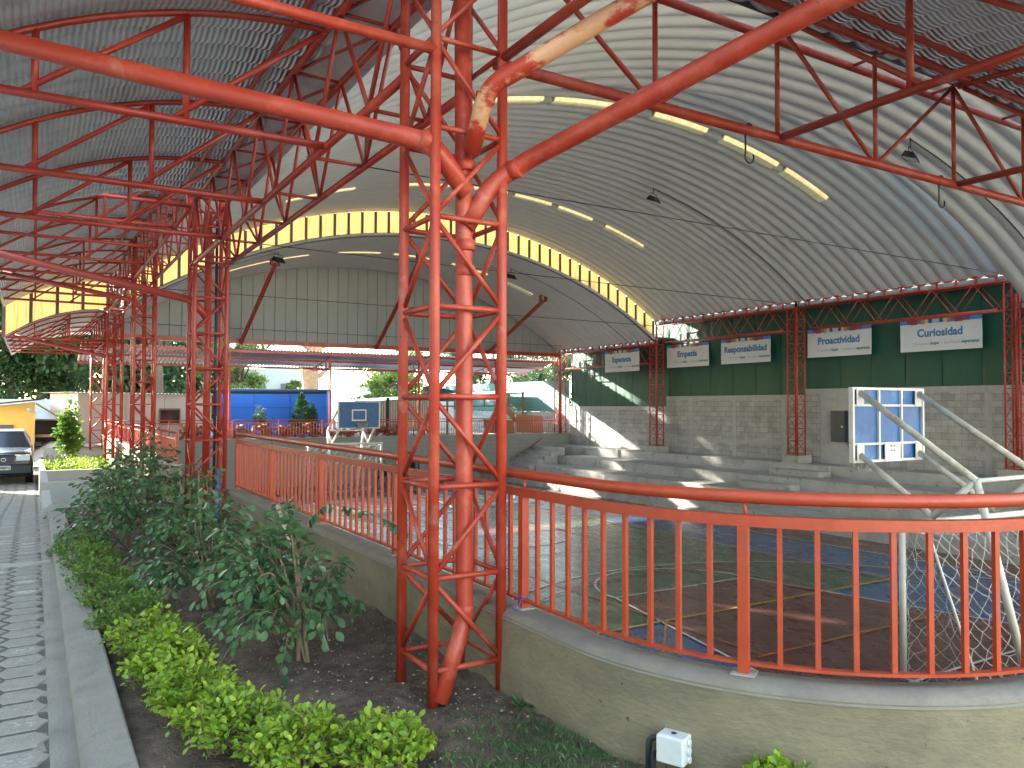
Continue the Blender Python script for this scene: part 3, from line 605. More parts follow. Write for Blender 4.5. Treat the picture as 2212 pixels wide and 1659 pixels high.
for s_, yb_ in ((1, YN), (-1, YF)):
    for t_ in (-1, 1): line(q, (CXX + t_ * 2.9, yb_), (CXX + t_ * 1.7, yb_ + s_ * 5.4), .05, 6, 0)
    line(q, (CXX - 1.7, yb_ + s_ * 5.4), (CXX + 1.7, yb_ + s_ * 5.4), .05, 6, 0)
    a0 = 0 if s_ == 1 else 180; arc(q, CXX, yb_ + s_ * 5.4, 1.72, a0, a0 + 180, .05, 7, 0); arc(q, CXX, yb_ + s_ * 1.2, 6.1, a0 - 4, a0 + 184, .05, 7, 0)
arc(q, CXX, YM, 2.0, 0, 360, .05, 6, 0)
for x in (6.7, 15.0): line(q, (x, 9.75), (x, YF - 3.75), .05, 8, 1)
for y in (9.75, YF - 3.75): line(q, (6.7, y), (15.0, y), .06, 8, 1)
for y in (15.5, 21.7): line(q, (6.7, y), (15.0, y), .04, 8, 2)
for x in (8.84, 12.84): line(q, (x, 7.68), (x, YF - 1.7), .04, 9, 2)
for y in (7.68,): line(q, (8.7, y), (13.2, y), .05, 9, 2)
line(q, (7.4, 8.2), (8.84, 9.7), .04, 9, 2)
for s_, yb_ in ((1, YN), (-1, YF)): arc(q, CXX, yb_, 6.6, 0 if s_ == 1 else 180, 180 if s_ == 1 else 360, .04, 10, 3)
line(q, (5.2, 12.6), (16.6, 12.6), .035, 10, 3); line(q, (6.2, 7), (6.2, 29.6), .035, 10, 3); line(q, (15.6, 7), (15.6, 29.6), .035, 10, 3)
struct('court_lines', q, [L_WHT, L_YEL, L_ORG, L_RED])
# bleachers
bl = thing('bleachers', 'four long grey concrete seating steps rising to the block wall, with a stairway cut through', 'steps', (18.8, 4, COURT))
rows = [(18.8, -1.545), (20.3, -1.17), (21.7, -.795), (23.2, -.42)]
for i, (x, z) in enumerate(rows):
    xe = (rows[i + 1][0] if i < 3 else 24.25)
    yA = [33.9, 31.2, 31.4, 33.9][i]
    MB().box((x, 19.45 - i * 0 + .0, COURT), (xe + .0, yA, z)).build('seating_step', CONC, bl)
    MB().box((x + (.1 if i % 2 else 0), 3.0, COURT), (xe, 17.35, z)).build('seating_step', CONC, bl)
    MB().box((x + .0, 17.352, COURT), (xe, 19.448, z)).build('stair_step', CONC, bl)
    xm = x - .55
    MB().box((xm, 17.354, COURT), (x - .001, 19.446, z - .19)).build('stair_step', CONC, bl) if True else None
for i in range(8):
    MB().box((18.9 + i * .40, 31.42, COURT), (19.3 + i * .40, 33.9, COURT + .187 * (i + 1))).build('stair_step', CONC, bl)
tag(tb('stair_handrail', (20.3, 33.82, -1.25), (22.4, 33.82, -.06), .022, RED, None, 8), 'short slanting red handrail on the grey end wall above the far stairs', 'handrail')
# pit walls
EW = mat('end_wall_paint', (.27, .28, .26), .6, 0, .06, 2)
ew = thing('end_wall', 'grey painted block wall closing the far end of the court below the railing', 'wall', (2.3, 34, COURT))
q = MB().box((2.24, 33.94, -2.2), (24.3, 34.12, .17)); q.build('wall_body', EW, ew)
q = MB()
for i in range(1, 10): q.box((2.4, 33.932, COURT + .2 * i), (24.2, 33.941, COURT + .2 * i + .008))
q.build('mortar_joints', mat('joint', (.16, .17, .16), .8), ew)
MB().box((2.22, 33.90, .171), (24.3, 34.15, .2)).build('wall_cap', CONCT, ew)
CAPM = mat('cement_cap', (.22, .195, .16), .85, 0, .16, 6, .25, 40, col2=(.20, .18, .15), c2scale=2.2)
lw = thing('low_wall', 'low olive stuccoed wall with grey cement top curving round the near corner of the court', 'wall', (2.24, 3.15, 0))
def wall_path(off, n=40, ytop=11.0, xend=9.0):
    P = [(2.24 + off, y) for y in lin(ytop, 3.2, 24)]
    P += [(3.84 + (1.6 - off) * math.cos(R(180 + 90 * i / n)), 3.15 + (1.6 - off) * math.sin(R(180 + 90 * i / n))) for i in range(n + 1)]
    P += [(x, 1.55 + off) for x in lin(4.0, xend, 6)]
    return P
def sweep(q, prof, ytop=11.0, mi=0, **k):
    rows_ = [[(x, y, z) for x, y in wall_path(o, ytop=ytop)] for o, z in prof]; q.grid(rows_, mi, True)
q = MB(); sweep(q, [(.2, -2.1), (.2, .43)][::-1]); sweep(q, [(-.01, -.3), (-.01, .1), (0, .3), (0, .44)]); q.box((2.24, 10.99, -2), (2.44, 11.0, .43)); q.build('wall_body', STUC, lw)
q = MB(); sweep(q, [(.201, .40), (.205, .455), (.17, .472), (.10, .474), (.035, .470), (.008, .452), (-.004, .425)][::-1]); q.build('cement_top', CAPM, lw)
q = MB()
for i in range(12):
    y = 11 - i * .62
    if i > 10: break
for y in lin(10.6, 4.2, 16): q.box((2.2325, y, .02), (2.2385, y + .006, .22))
q.box((2.2325, 3.9, .215), (2.2385, 10.9, .222)); q.build('scored_joints', mat('score', (.2, .18, .12), .9), lw)
lw2 = thing('low_wall', 'low wall farther along the path under the second red railing', 'wall', (2.24, 16.3, 0))
MB().box((2.24, 16.2, -2.1), (2.44, 33.93, .43)).build('wall_body', STUC, lw2); MB().box((2.22, 16.19, .431), (2.46, 33.93, .47)).build('cement_top', CONCT, lw2)
es = thing('entrance_steps', 'grey concrete steps down to the court in the gap between the railings', 'steps', (2.3, 13.6, -1))
for i in range(10): MB().box((2.25 + i * .3, 11.02, -2.1), (2.55 + i * .3, 16.18, -.19 * (i + 1) + .1)).build('stair_step', CONC, es)
# block wall and green sheets
BLK = bpy.data.materials.new('concrete_block'); BLK.use_nodes = True
def blk():
    t = BLK.node_tree; N, L = t.nodes, t.links; b = N['Principled BSDF']; b.inputs['Roughness'].default_value = .9
    g = N.new('ShaderNodeNewGeometry'); s = N.new('ShaderNodeSeparateXYZ'); c = N.new('ShaderNodeCombineXYZ'); L.new(g.outputs['Position'], s.inputs[0]); L.new(s.outputs[1], c.inputs[0]); L.new(s.outputs[2], c.inputs[1])
    br = N.new('ShaderNodeTexBrick'); L.new(c.outputs[0], br.inputs['Vector']); br.inputs['Scale'].default_value = 1; br.inputs['Brick Width'].default_value = .4; br.inputs['Row Height'].default_value = .2
    br.inputs['Mortar Size'].default_value = .007; br.inputs['Mortar Smooth'].default_value = .4; br.inputs['Color1'].default_value = (.44, .43, .41, 1); br.inputs['Color2'].default_value = (.35, .342, .325, 1); br.inputs['Mortar'].default_value = (.20, .195, .185, 1)
    n = N.new('ShaderNodeTexNoise'); n.inputs['Scale'].default_value = 3; n.inputs['Detail'].default_value = 8; L.new(g.outputs['Position'], n.inputs['Vector'])
    r = N.new('ShaderNodeMapRange'); r.inputs['From Min'].default_value = .3; r.inputs['From Max'].default_value = .7; r.inputs['To Min'].default_value = .82; r.inputs['To Max'].default_value = 1.15; L.new(n.outputs['Fac'], r.inputs['Value'])
    m = N.new('ShaderNodeVectorMath'); m.operation = 'SCALE'; L.new(br.outputs['Color'], m.inputs[0]); L.new(r.outputs[0], m.inputs['Scale']); L.new(m.outputs[0], b.inputs['Base Color'])
    n2 = N.new('ShaderNodeTexNoise'); n2.inputs['Scale'].default_value = 45; L.new(g.outputs['Position'], n2.inputs['Vector'])
    ad = N.new('ShaderNodeMath'); ad.operation = 'MULTIPLY_ADD'; L.new(br.outputs['Fac'], ad.inputs[0]); ad.inputs[1].default_value = -.8; L.new(n2.outputs['Fac'], ad.inputs[2])
    bp = N.new('ShaderNodeBump'); bp.inputs['Strength'].default_value = .6; bp.inputs['Distance'].default_value = .02; L.new(ad.outputs[0], bp.inputs['Height']); L.new(bp.outputs[0], b.inputs['Normal'])
blk()
bw = thing('block_wall', 'long grey concrete block wall behind the seating steps', 'wall', (24.2, 4, -.42))
segs = [(3.0, 11.6, 2.45), (11.6, 19.05, 2.25), (19.05, 26.5, 2.05), (26.5, 33.95, 1.6)]
PIL = mat('pilaster_concrete', (.41, .405, .385), .85, 0, .12, 5, .2, 40)
for a, b_, z in segs:
    MB().box((24.2, a, -2.1), (24.4, b_ - .002, z)).build('block_panel', BLK, bw)
    q = MB(); q.box((24.185, a, z - .17), (24.21, b_ - .003, z + .002)); q.box((24.187, a, .12), (24.21, b_ - .003, .27))
    y = a + .9
    while y < b_ - .3: q.box((24.19, y, -.42), (24.21, y + .2, z - .171)); y += 2.45
    q.build('ring_beam', PIL, bw)
MB().box((24.40, 3, -2), (24.5, 34, -.5)).build('footing', PIL, bw)
gs = thing('green_sheet_wall', 'dark green painted metal sheets above the block wall, behind the banners', 'wall', (24.25, 4, 2))
for a, b_, z in segs:
    y = a
    while y < b_ - .05:
        e = min(y + 1.22, b_); G = []
        for i in range(13):
            yy = y + .008 + (e - y - .016) * i / 12; G.append([(24.30 + .012 * math.sin(i * 1.1 + y * 3) * math.sin(j * .9 + y) + (.018 if i in (0, 12) else 0), yy, z - .02 + (5.55 - z) * j / 14) for j in range(15)])
        MB().grid(G[::-1]).build('green_panel', GREEN, gs); y = e
MB().box((24.36, 3, 1.5), (24.38, 33.95, 5.5)).build('backing', mat('dark_green_frame', (.01, .04, .025), .5), gs)
# black electric panel
ep = thing('electric_panel', 'black metal electric cabinet on the block wall behind the blue backboard', 'cabinet', (24.1, 17.6, .4))
MB().box((24.02, 17.28, .38), (24.185, 17.87, 1.47)).build('cabinet_body', DARKN, ep); MB().box((24.0, 17.30, .40), (24.02, 17.85, 1.45)).build('door', DARKN, ep); MB().tube([(23.975, 17.40, .92), (24.0, 17.40, .92)], .02, 12).build('lock', CHROME, ep)
MB().box((24.17, 17.2, -.42), (24.184, 18.4, 2.08)).build('render_patch', PIL, ep)
# ------------------------------------------------------------------ banners
fcache = {}
def text_mesh(s, size, bold=0, align='CENTER'):
    c = bpy.data.curves.new('t', 'FONT'); c.body = s; c.size = size; c.align_x = align; c.offset = bold; c.resolution_u = 3
    o = bpy.data.objects.new('t', c); COL.objects.link(o); bpy.context.view_layer.update()
    me = bpy.data.meshes.new_from_object(o.evaluated_get(bpy.context.evaluated_depsgraph_get())); w = (max(v.co.x for v in me.vertices) - min(v.co.x for v in me.vertices)); bpy.data.objects.remove(o)
    return me, w
TBLU = mat('banner_blue_ink', (.07, .20, .40), .6, 0, .03); TGRY = mat('banner_grey_ink', (.38, .40, .42), .6, 0, .02); TGRB = mat('banner_slate_ink', (.16, .24, .34), .6, 0, .02)
SC_ = [(.10, .30, .62), (.28, .10, .20), (.42, .06, .09), (.10, .28, .25), (.62, .30, .14), (.80, .62, .28), (.05, .12, .26), (.50, .62, .72)]
SM = [mat('stripe_%d' % i, c, .6, 0, .02) for i, c in enumerate(SC_)]
def place_text(s, size, bold, yc, zc, m, parent, name, x, width=None, left=None, surf=None):
    me, w = text_mesh(s, size, bold); k = (width / w) if width else 1
    mnx = min(v.co.x for v in me.vertices); me.name = name
    for v in me.vertices:
        tx, ty = (v.co.x - mnx) * k, v.co.y
        y = (left - tx) if left is not None else (yc + w * k / 2 - tx)
        z = zc + ty; v.co = Vector(((surf(y, z) if surf else x) - .006, y, z)) - ORGN[parent.name]
    me.materials.clear(); me.materials.append(m); o = bpy.data.objects.new(name, me); COL.objects.link(o); o.parent = parent; ORGN[o.name] = ORGN[parent.name]
    return w * k
for bi, (word, yL, yR, z1, sz) in enumerate((('Esperanza', 29.79, 27.29, 4.21, 1.37), ('Empatía', 26.30, 23.75, 4.31, 1.20), ('Responsabilidad', 23.06, 20.52, 4.33, 2.17), ('Proactividad', 18.84, 16.28, 4.38, 1.67), ('Curiosidad', 15.25, 12.66, 4.37, 1.44))):
    z0 = z1 - 1.0; lb = ('white banner reading %s in blue, hung over the green sheets' if bi else 'white banner reading %s in blue, hung in front of the low far girder') % word; bx = 24.05 if bi else 23.30; t = thing('banner', lb, 'banner', (bx, (yL + yR) / 2, z0), 'value banners on the green wall')
    ph = bi * 1.7
    surf = lambda y, z, ph=ph, yL=yL, z0=z0, z1=z1, bx=bx: bx + .010 * math.sin((y - yL) * 5 + ph + (z - z0) * 3) * (1 - (z - z0)) + .004 * math.sin((y + z) * 13 + ph)
    ny, nz = 44, 16; G = [[(surf(yL + (yR - yL) * i / ny, z0 + (z1 - z0 - .125) * j / nz), yL + (yR - yL) * i / ny, z0 + (z1 - z0 - .125) * j / nz) for j in range(nz + 1)] for i in range(ny + 1)]
    MB().grid(G).build('banner_cloth', NETCL, t)
    # coloured strip
    seq = [0, 0, 1, 2, 2, 3, 4, 5, 6, 7, 7, 6, 5, 4, 3, 2, 2, 1, 1, 0, 0, 0]; q = MB(); W_ = (yR - yL) / len(seq)
    for i, c in enumerate(seq):
        a, b_ = yL + W_ * i, yL + W_ * (i + 1); dr = .02 if c in (2, 4, 7) else 0
        for h_ in range(2):
            u0, u1 = a + (b_ - a) * h_ / 2, a + (b_ - a) * (h_ + 1) / 2; zz = z1 - .125 - dr
            q.quad((surf(u0, zz) - .004, u0, zz), (surf(u1, zz) - .004, u1, zz), (surf(u1, z1) - .004, u1, z1), (surf(u0, z1) - .004, u0, z1), c)
    q.build('colour_strip', SM, t)
    yc = (yL + yR) / 2
    place_text(word, .34, .013, yc, z0 + .46, TBLU, t, 'word', 24.04, width=sz, surf=surf)
    x_ = yL - .50
    hq = MB(); hc = (x_ + .02, z0 + .235); pts = []
    for i in range(24):
        a = 2 * math.pi * i / 24; pts.append((16 * math.sin(a) ** 3 / 16 * .065, (13 * math.cos(a) - 5 * math.cos(2 * a) - 2 * math.cos(3 * a) - math.cos(4 * a)) / 16 * .06))
    for i in range(24):
        j = (i + 1) % 24; (a, b_), (c, d) = pts[i], pts[j]
        hq.quad(*[(surf(hc[0] - u * s_, hc[1] + v_ * s_) - .006, hc[0] - u * s_, hc[1] + v_ * s_) for u, v_, s_ in ((a, b_, .72), (a, b_, 1), (c, d, 1), (c, d, .72))])
    hq.build('heart_emblem', TGRY, t)
    for s, bd, m, wd in (('common', 0, TGRY, .42), ('hope', .007, TGRB, .27), (' | ', 0, TGRY, .012), ('familiasde', 0, TGRY, .52), ('esperanza', .007, TGRB, .52)):
        if '|' in s:
            MB().quad(*[(surf(yy, zz) - .006, yy, zz) for yy, zz in ((x_ - .07, z0 + .18), (x_ - .08, z0 + .18), (x_ - .08, z0 + .30), (x_ - .07, z0 + .30))]).build('divider', TGRY, t); x_ -= .15; continue
        if s == 'common': x_ -= .07
        x_ -= place_text(s, .125, bd, 0, z0 + .2, m, t, 'small_word', 24.04, width=wd, left=x_, surf=surf) + .015
# ------------------------------------------------------------------ railings
def rail_pt(s, off=.11):
    """s<0: straight along Y above 3.15, 0..a: arc, beyond: along X"""
    r_ = 1.6 - off; La = r_ * math.pi / 2
    if s <= 0: return Vector((2.24 + off, 3.15 - s, 0)), Vector((0, -1, 0))
    if s <= La: a = math.pi + s / r_; return Vector((3.84 + r_ * math.cos(a), 3.15 + r_ * math.sin(a), 0)), Vector((-math.sin(a), math.cos(a), 0))
    return Vector((3.84 + s - La, 1.55 + off, 0)), Vector((1, 0, 0))
def V3(p, z): return (p.x, p.y, z)
def flat_sweep(ss, w, z0, z1, name, m, par):
    q = MB(); rows_ = []
    for o_, z in ((-w / 2, z0), (-w / 2, z1), (w / 2, z1), (w / 2, z0), (-w / 2, z0)):
        row = []
        for s in ss:
            p, d = rail_pt(s); n_ = Vector((-d.y, d.x, 0)); row.append(V3(p + n_ * o_, z))
        rows_.append(row)
    q.grid(rows_, sm=False); return q.build(name, m, par)
rl = thing('railing', 'orange-red railing on the low wall curving round the near corner of the court', 'railing', (2.35, 3.74, .47))
ss = lin(-7.85, 0, 8) + lin(.05, 2.34, 30) + lin(2.6, 6, 4)
flat_sweep(ss, .045, 1.095, 1.142, 'top_rail', ORG, rl); flat_sweep(ss, .036, .515, .528, 'bottom_rail', ORG, rl)
MB().tube([V3(rail_pt(s)[0], 1.218) for s in ss], .0285, 16).build('handrail', ORG, rl)
posts = [-7.85, -6.05, -4.23, -2.41, -.59, .84, 2.45, 3.9, 5.4]
for i, s in enumerate(posts):
    p, d = rail_pt(s); n_ = Vector((-d.y, d.x, 0)); q = MB(); q.obox(V3(p, .475), V3(p, 1.094), .044, .044, upv=d); q.build('post', ORG, rl)
    q = MB(); a = p - d * .05; b_ = p + d * .05; q.obox(V3(a, .4775), V3(b_, .4775), .09, .006); q.build('base_plate', CONCT, rl)
    MB().tube([V3(p + d * .012, 1.142), V3(p + d * .008, 1.165), V3(p, 1.195)], .008, 8).build('handrail_bracket', ORG, rl)
    if i + 1 < len(posts):
        n = round((posts[i + 1] - s) / .142)
        for j in range(1, n):
            p, d = rail_pt(s + (posts[i + 1] - s) * j / n); q = MB(); q.obox(V3(p, .528), V3(p, 1.095), .021, .021, upv=d); q.build('baluster', ORG, rl)
def straight_rail(label, a, b_, z0, z1, zh, sp, m, group, rh=.024):
    a, b_ = Vector(a), Vector(b_); t = thing('railing', label, 'railing', (a.x, a.y, z0), group); d = (b_ - a).normalized(); L_ = (b_ - a).length
    MB().obox((a.x, a.y, z1 - .02), (b_.x, b_.y, z1 - .02), .04, .04).build('top_rail', m, t); MB().obox((a.x, a.y, z0 + .06), (b_.x, b_.y, z0 + .06), .03, .014).build('bottom_rail', m, t)
    tb('handrail', (a.x, a.y, zh), (b_.x, b_.y, zh), rh, m, t, 8)
    n = int(L_ / sp)
    for i in range(n + 1):
        p = a + d * L_ * i / n
        if i % 15 == 0 or i == n: MB().obox(V3(p, z0), V3(p, zh - .02), .045, .045, upv=d).build('post', m, t)
        else: MB().obox(V3(p, z0 + .06), V3(p, z1 - .03), .018, .018, upv=d).build('baluster', m, t)
    return t
straight_rail('red railing on the low wall beyond the entrance gap, between the second and third columns', (2.35, 16.3, 0), (2.35, 24.4, 0), .47, .97, 1.06, .142, RED, 'railings along the path')
straight_rail('red railing on the low wall near the farthest column of the row', (2.35, 24.8, 0), (2.35, 33.6, 0), .47, .95, 1.03, .142, RED, 'railings along the path')
xp = [2.7, 7.05, 11.42, 15.8, 20.1, 23.3]
rp = ['left of the blue building', 'in front of the blue building', 'behind the white far backboard', 'behind the nearest lattice column', 'in front of the brown boards']
for i in range(5): straight_rail('red railing on the far end wall, ' + rp[i], (xp[i] + .03, 34.02, 0), (xp[i + 1] - .03, 34.02, 0), .2, .88, .975, .125, RED, 'railings on the far end wall', .018)
# ------------------------------------------------------------------ goals with nets
def net_quad(q, A, B, C_, D_, nu, nv, r=.0045, sagv=(0, 0, 0), seed=1):
    rr = random.Random(seed); A, B, C_, D_ = map(Vector, (A, B, C_, D_)); sv = Vector(sagv)
    P = {}
    for i in range(nu + 1):
        for j in range(nv + 1):
            u, v_ = i / nu, j / nv; p = A.lerp(B, u).lerp(D_.lerp(C_, u), v_); jt = .25 * (B - A).length / nu if 0 < i < nu and 0 < j < nv else 0
            P[i, j] = p + sv * math.sin(math.pi * u) * math.sin(math.pi * v_) + Vector((rr.uniform(-jt, jt), rr.uniform(-jt, jt), rr.uniform(-jt, jt)))
    for i in range(nu):
        for j in range(nv):
            if (i + j) % 2 == 0: e = [((i, j), (i + 1, j + 1))]
            else: e = [((i + 1, j), (i, j + 1))]
            for a, b_ in e:
                m_ = (P[a] + P[b_]) / 2 + Vector((0, 0, -.012)); q.tube([P[a], m_, P[b_]], r, 3, cap=False)
def goal(label, xc, y, facing, w=3.0, rotd=0, net_r=.0045, nd=.12):
    """facing=+1 opens toward +Y (net behind at -Y)"""
    t = thing('goal', label, 'goal', (xc, y, COURT), 'football goals'); zt = COURT + 2.0; co, si = math.cos(R(rotd)), math.sin(R(rotd))
    T = lambda a, b_, z: (xc + a * co - b_ * facing * si * -1 * -1, y + a * si - b_ * facing * co, z)   # b = depth behind the line
    r_ = .042
    for s in (-1, 1):
        tb('goal_post', T(s * w / 2, 0, COURT), T(s * w / 2, 0, zt), r_, WHITE, t, 14)
        MB().tube([T(s * w / 2, 0, zt - .03), T(s * w / 2, .35, zt - .1), T(s * w / 2, .95, COURT + .05)], .018, 8).build('back_stay', WHITE, t)
        tb('ground_bar', T(s * w / 2, 0, COURT + .03), T(s * w / 2, .95, COURT + .03), .016, WHITE, t, 8)
    tb('crossbar', T(-w / 2 - .04, 0, zt), T(w / 2 + .04, 0, zt), r_, WHITE, t, 14); tb('rear_bar', T(-w / 2, .95, COURT + .03), T(w / 2, .95, COURT + .03), .016, WHITE, t, 8)
    q = MB(); nw, nh = int(w / nd), int(2.1 / nd)
    net_quad(q, T(-w / 2, .95, COURT + .05), T(w / 2, .95, COURT + .05), T(w / 2, .35, zt - .1), T(-w / 2, .35, zt - .1), nw, nh, net_r, (0, -.15 * facing, -.1), 3)
    net_quad(q, T(-w / 2, .35, zt - .1), T(w / 2, .35, zt - .1), T(w / 2, .03, zt - .03), T(-w / 2, .03, zt - .03), nw, 3, net_r, (0, 0, -.1), 4)
    for s in (-1, 1):
        net_quad(q, T(s * w / 2, .95, COURT + .04), T(s * w / 2, .04, COURT + .04), T(s * w / 2, .04, zt - .05), T(s * w / 2, .35, zt - .1), int(1 / nd), nh, net_r, (-.12 * s, 0, 0), 5 + s)
        for kk in range(26):
            z = COURT + .1 + kk * .074; q.tube([T(s * w / 2 - s * .05 + .06 * rnd.random() * s, .02 + .03 * rnd.random(), z), T(s * w / 2 + s * .02 - .08 * s * rnd.random(), .05 + .04 * rnd.random(), z + .1)], net_r, 3, cap=False)
    q.build('net', NETM, t); return t
goal('white goal with knotted net at the near end, seen through the railing at the right', 11.12, 5.98, 1, 3.0, -5, .0048, .115)
goal('white goal with sagging net at the far end below the far backboard', 10.62, 30.2, -1, 3.0, 0, .006, .15)
# ------------------------------------------------------------------ basketball hoops
BBL = mat('backboard_blue', (.032, .13, .36), .5, 0, .25, 4, .05, 30, col2=(.07, .20, .44), c2scale=2.5); BBF = mat('backboard_front_blue', (.03, .11, .27), .5, 0, .2, 5)
HOOP = mat('hoop_red', (.5, .06, .03), .5)
def basket(label, xl, w, y, z0, h, f, dusty=True):
    """f=+1: playing face toward +Y, supports run toward -Y"""
    t = thing('basketball_hoop', label, 'basketball hoop', (xl + w / 2, y - f * 1.8, COURT), 'basketball hoops'); xr = xl + w; b = y - f * .03
    Y = lambda d: y - f * d
    MB().box((xl + .02, min(Y(0), Y(.018)), z0 + .02), (xr - .02, max(Y(0), Y(.018)), z0 + h - .02)).build('backboard', BBL if f > 0 else BBF, t)
    q = MB(); fy0, fy1 = min(Y(-.012), Y(.055)), max(Y(-.012), Y(.055))
    q.box((xl, fy0, z0), (xl + .04, fy1, z0 + h)); q.box((xr - .04, fy0, z0), (xr, fy1, z0 + h)); q.box((xl + .041, fy0, z0 + h - .035), (xr - .041, fy1, z0 + h)); q.box((xl + .041, fy0, z0), (xr - .041, fy1, z0 + .035))
    by0, by1 = min(Y(.019), Y(.052)), max(Y(.019), Y(.052))
    for u in (.36, .675): q.box((xl + w * u - .018, by0, z0 + .036), (xl + w * u + .018, by1, z0 + h - .036))
    by0, by1 = min(Y(.019), Y(.048)), max(Y(.019), Y(.048))
    for v_ in (.245, .76):
        q.box((xl + .041, by0, z0 + h * v_ - .015), (xl + w * .36 - .019, by1, z0 + h * v_ + .015)); q.box((xl + w * .36 + .019, by0, z0 + h * v_ - .015), (xl + w * .675 - .019, by1, z0 + h * v_ + .015)); q.box((xl + w * .675 + .019, by0, z0 + h * v_ - .015), (xr - .041, by1, z0 + h * v_ + .015))
    q.build('frame', WHITE, t)
    py0, py1 = min(Y(.053), Y(.065)), max(Y(.053), Y(.065)); q = MB()
    for u in (.045, .86):
        MB().box((xl + w * u, py0, z0 + h * .76), (xl + w * u + .16, py1, z0 + h * .985)).build('mounting_plate', WHITE, t); MB().box((xl + w * u, py0, z0 + .01), (xl + w * u + .16, py1, z0 + h * .245)).build('mounting_plate', WHITE, t)
    MB().box((xl + w * .42, py0, z0 + .0), (xl + w * .635, py1, z0 + h * .245)).build('mounting_plate', WHITE, t)
    q = MB()
    for u in (.50, .54):
        for v_ in (.15, .21): q.tube([(xl + w * u, Y(.065), z0 + h * v_), (xl + w * u, Y(.09), z0 + h * v_)], .009, 8)
    q.build('bolts', GALV, t)
    # target square on the playing face
    q = MB(); cx = (xl + xr) / 2; sy0, sy1 = min(Y(-.002), Y(-.006)), max(Y(-.002), Y(-.006)); zz = z0 + .30
    q.box((cx - .3, sy0, zz), (cx - .25, sy1, zz + .45)); q.box((cx + .25, sy0, zz), (cx + .3, sy1, zz + .45)); q.box((cx - .249, sy0, zz), (cx + .249, sy1, zz + .05)); q.box((cx - .249, sy0, zz + .4), (cx + .249, sy1, zz + .45)); q.build('target_square', WHITE, t)
    # hoop and net
    hz = z0 + .24; hr = .225; q = MB(); c = (cx, Y(-.40)); q.tube([(c[0] + hr * math.cos(R(a)), c[1] + hr * math.sin(R(a)), hz) for a in range(0, 360, 15)], .01, 8, closed=True)
    q.obox((cx, Y(-.01), hz), (cx, Y(-.18), hz), .14, .03); q.build('hoop', HOOP, t)
    q = MB(); L_ = .42; n = 12
    def npt(a, l): rr_ = hr * (1 - .5 * (l ** .7)); return (c[0] + rr_ * math.cos(a), c[1] + rr_ * math.sin(a), hz - L_ * l)
    for lv in range(5):
        for i in range(n):
            for dd in (-.5, .5): q.tube([npt(2 * math.pi * (i + (.5 if lv % 2 else 0)) / n, lv / 5), npt(2 * math.pi * (i + (.5 if lv % 2 else 0) + dd) / n, (lv + 1) / 5)], .006, 3, cap=False)
    q.build('hoop_net', NETM, t)
    m = DUSTY if dusty else WHITE
    for s, xa in ((0, xl + .045 * w + .08), (1, xl + .86 * w + .08)):
        xe = xa - .02 if s == 0 else xa + .1
        P1, P2 = (xe, Y(1.66), z0 - .12 + .0), (xe, Y(1.1), z0 - .63)
        tb('support_arm', (xa, Y(.06), z0 + h * .93), P1, .045, m, t, 14); tb('support_arm', (xa, Y(.06), z0 + h * .10), P2, .043, m, t, 14)
        tb('arm_brace', P1, P2, .043, WHITE, t, 14); tb('support_leg', P1, (xe + (.35 if s == 0 else -.05), Y(2.1), COURT), .048, WHITE, t, 14)
        MB().box((xe + .2, min(Y(1.9), Y(2.3)), COURT + .02), (xe + .5, max(Y(1.9), Y(2.3)), COURT + .16)).build('footing', CONCT, t)
        if s == 1: tb('cross_tie', (xl + .045 * w + .06, Y(1.66), z0 - .12), P1, .03, WHITE, t, 10)
    return t
basket('basketball hoop at the right seen from behind, blue board on dusty white arms', 9.82, 1.72, 7.0, .81, 1.07, 1)
basket('far basketball hoop facing the camera, dark blue backboard with white border and net', 10.08, 1.72, 29.6, .70, 1.07, -1, False)
# ------------------------------------------------------------------ small things near the camera
jb = thing('junction_box', 'white plastic junction box with grey conduits low on the curved wall', 'junction box', (2.52, 2.62, .1))
def on_wall(ang, out): a = R(ang); return Vector((3.84 + (1.6 + out) * math.cos(a), 3.15 + (1.6 + out) * math.sin(a), 0)), Vector((-math.sin(a), math.cos(a), 0)), Vector((math.cos(a), math.sin(a), 0))
p, d, n_ = on_wall(203, .045); q = MB(); q.obox(V3(p - d * .062, .165), V3(p + d * .062, .165), .085, .115); o = q.build('box_body', PLAST, jb)
o.modifiers.new('b', 'BEVEL').width = .006
q = MB(); q.obox(V3(p - d * .058 + n_ * .046, .165), V3(p + d * .058 + n_ * .046, .165), .008, .107); o = q.build('box_lid', PLAST, jb); o.modifiers.new('b', 'BEVEL').width = .003
for z in (.13, .165, .2): MB().tube([V3(p + d * .062, z), V3(p + d * .074, z)], .014, 12).build('cable_gland', PLAST, jb)
MB().tube([V3(p, .224), V3(p, .226)], .012, 10).build('cable_gland', CONDU, jb)
MB().tube([V3(p + d * .03, .11), V3(p + d * .03, -.02)], .013, 10).build('conduit', CONDU, jb)
MB().tube(path([V3(p - d * .05, .19), V3(p - d * .115, .19), V3(p - d * .12, -.02)], .05), .013, 10).build('conduit', CONDU, jb)
MB().tube(path([V3(p - d * .05 + n_ * .02, .15), V3(p - d * .085 + n_ * .02, .15), V3(p - d * .09 + n_ * .02, -.02)], .03), .012, 10).build('conduit', CONDU, jb)
tag(tb('bamboo_stick', (1.66, 5.05, 0), (1.58, 6.0, .85), .016, BAMB, None, 10), 'pale cane stick leaning inside the nearest dark bush', 'stick')
tag(tb('blue_stake', (1.70, 8.95, 0), (1.72, 8.97, .9), .014, BLUEP, None, 8), 'thin blue pipe standing in the soil among the dark bushes', 'pipe')
p, d = rail_pt(-.59); q = MB(); rr = random.Random(5)
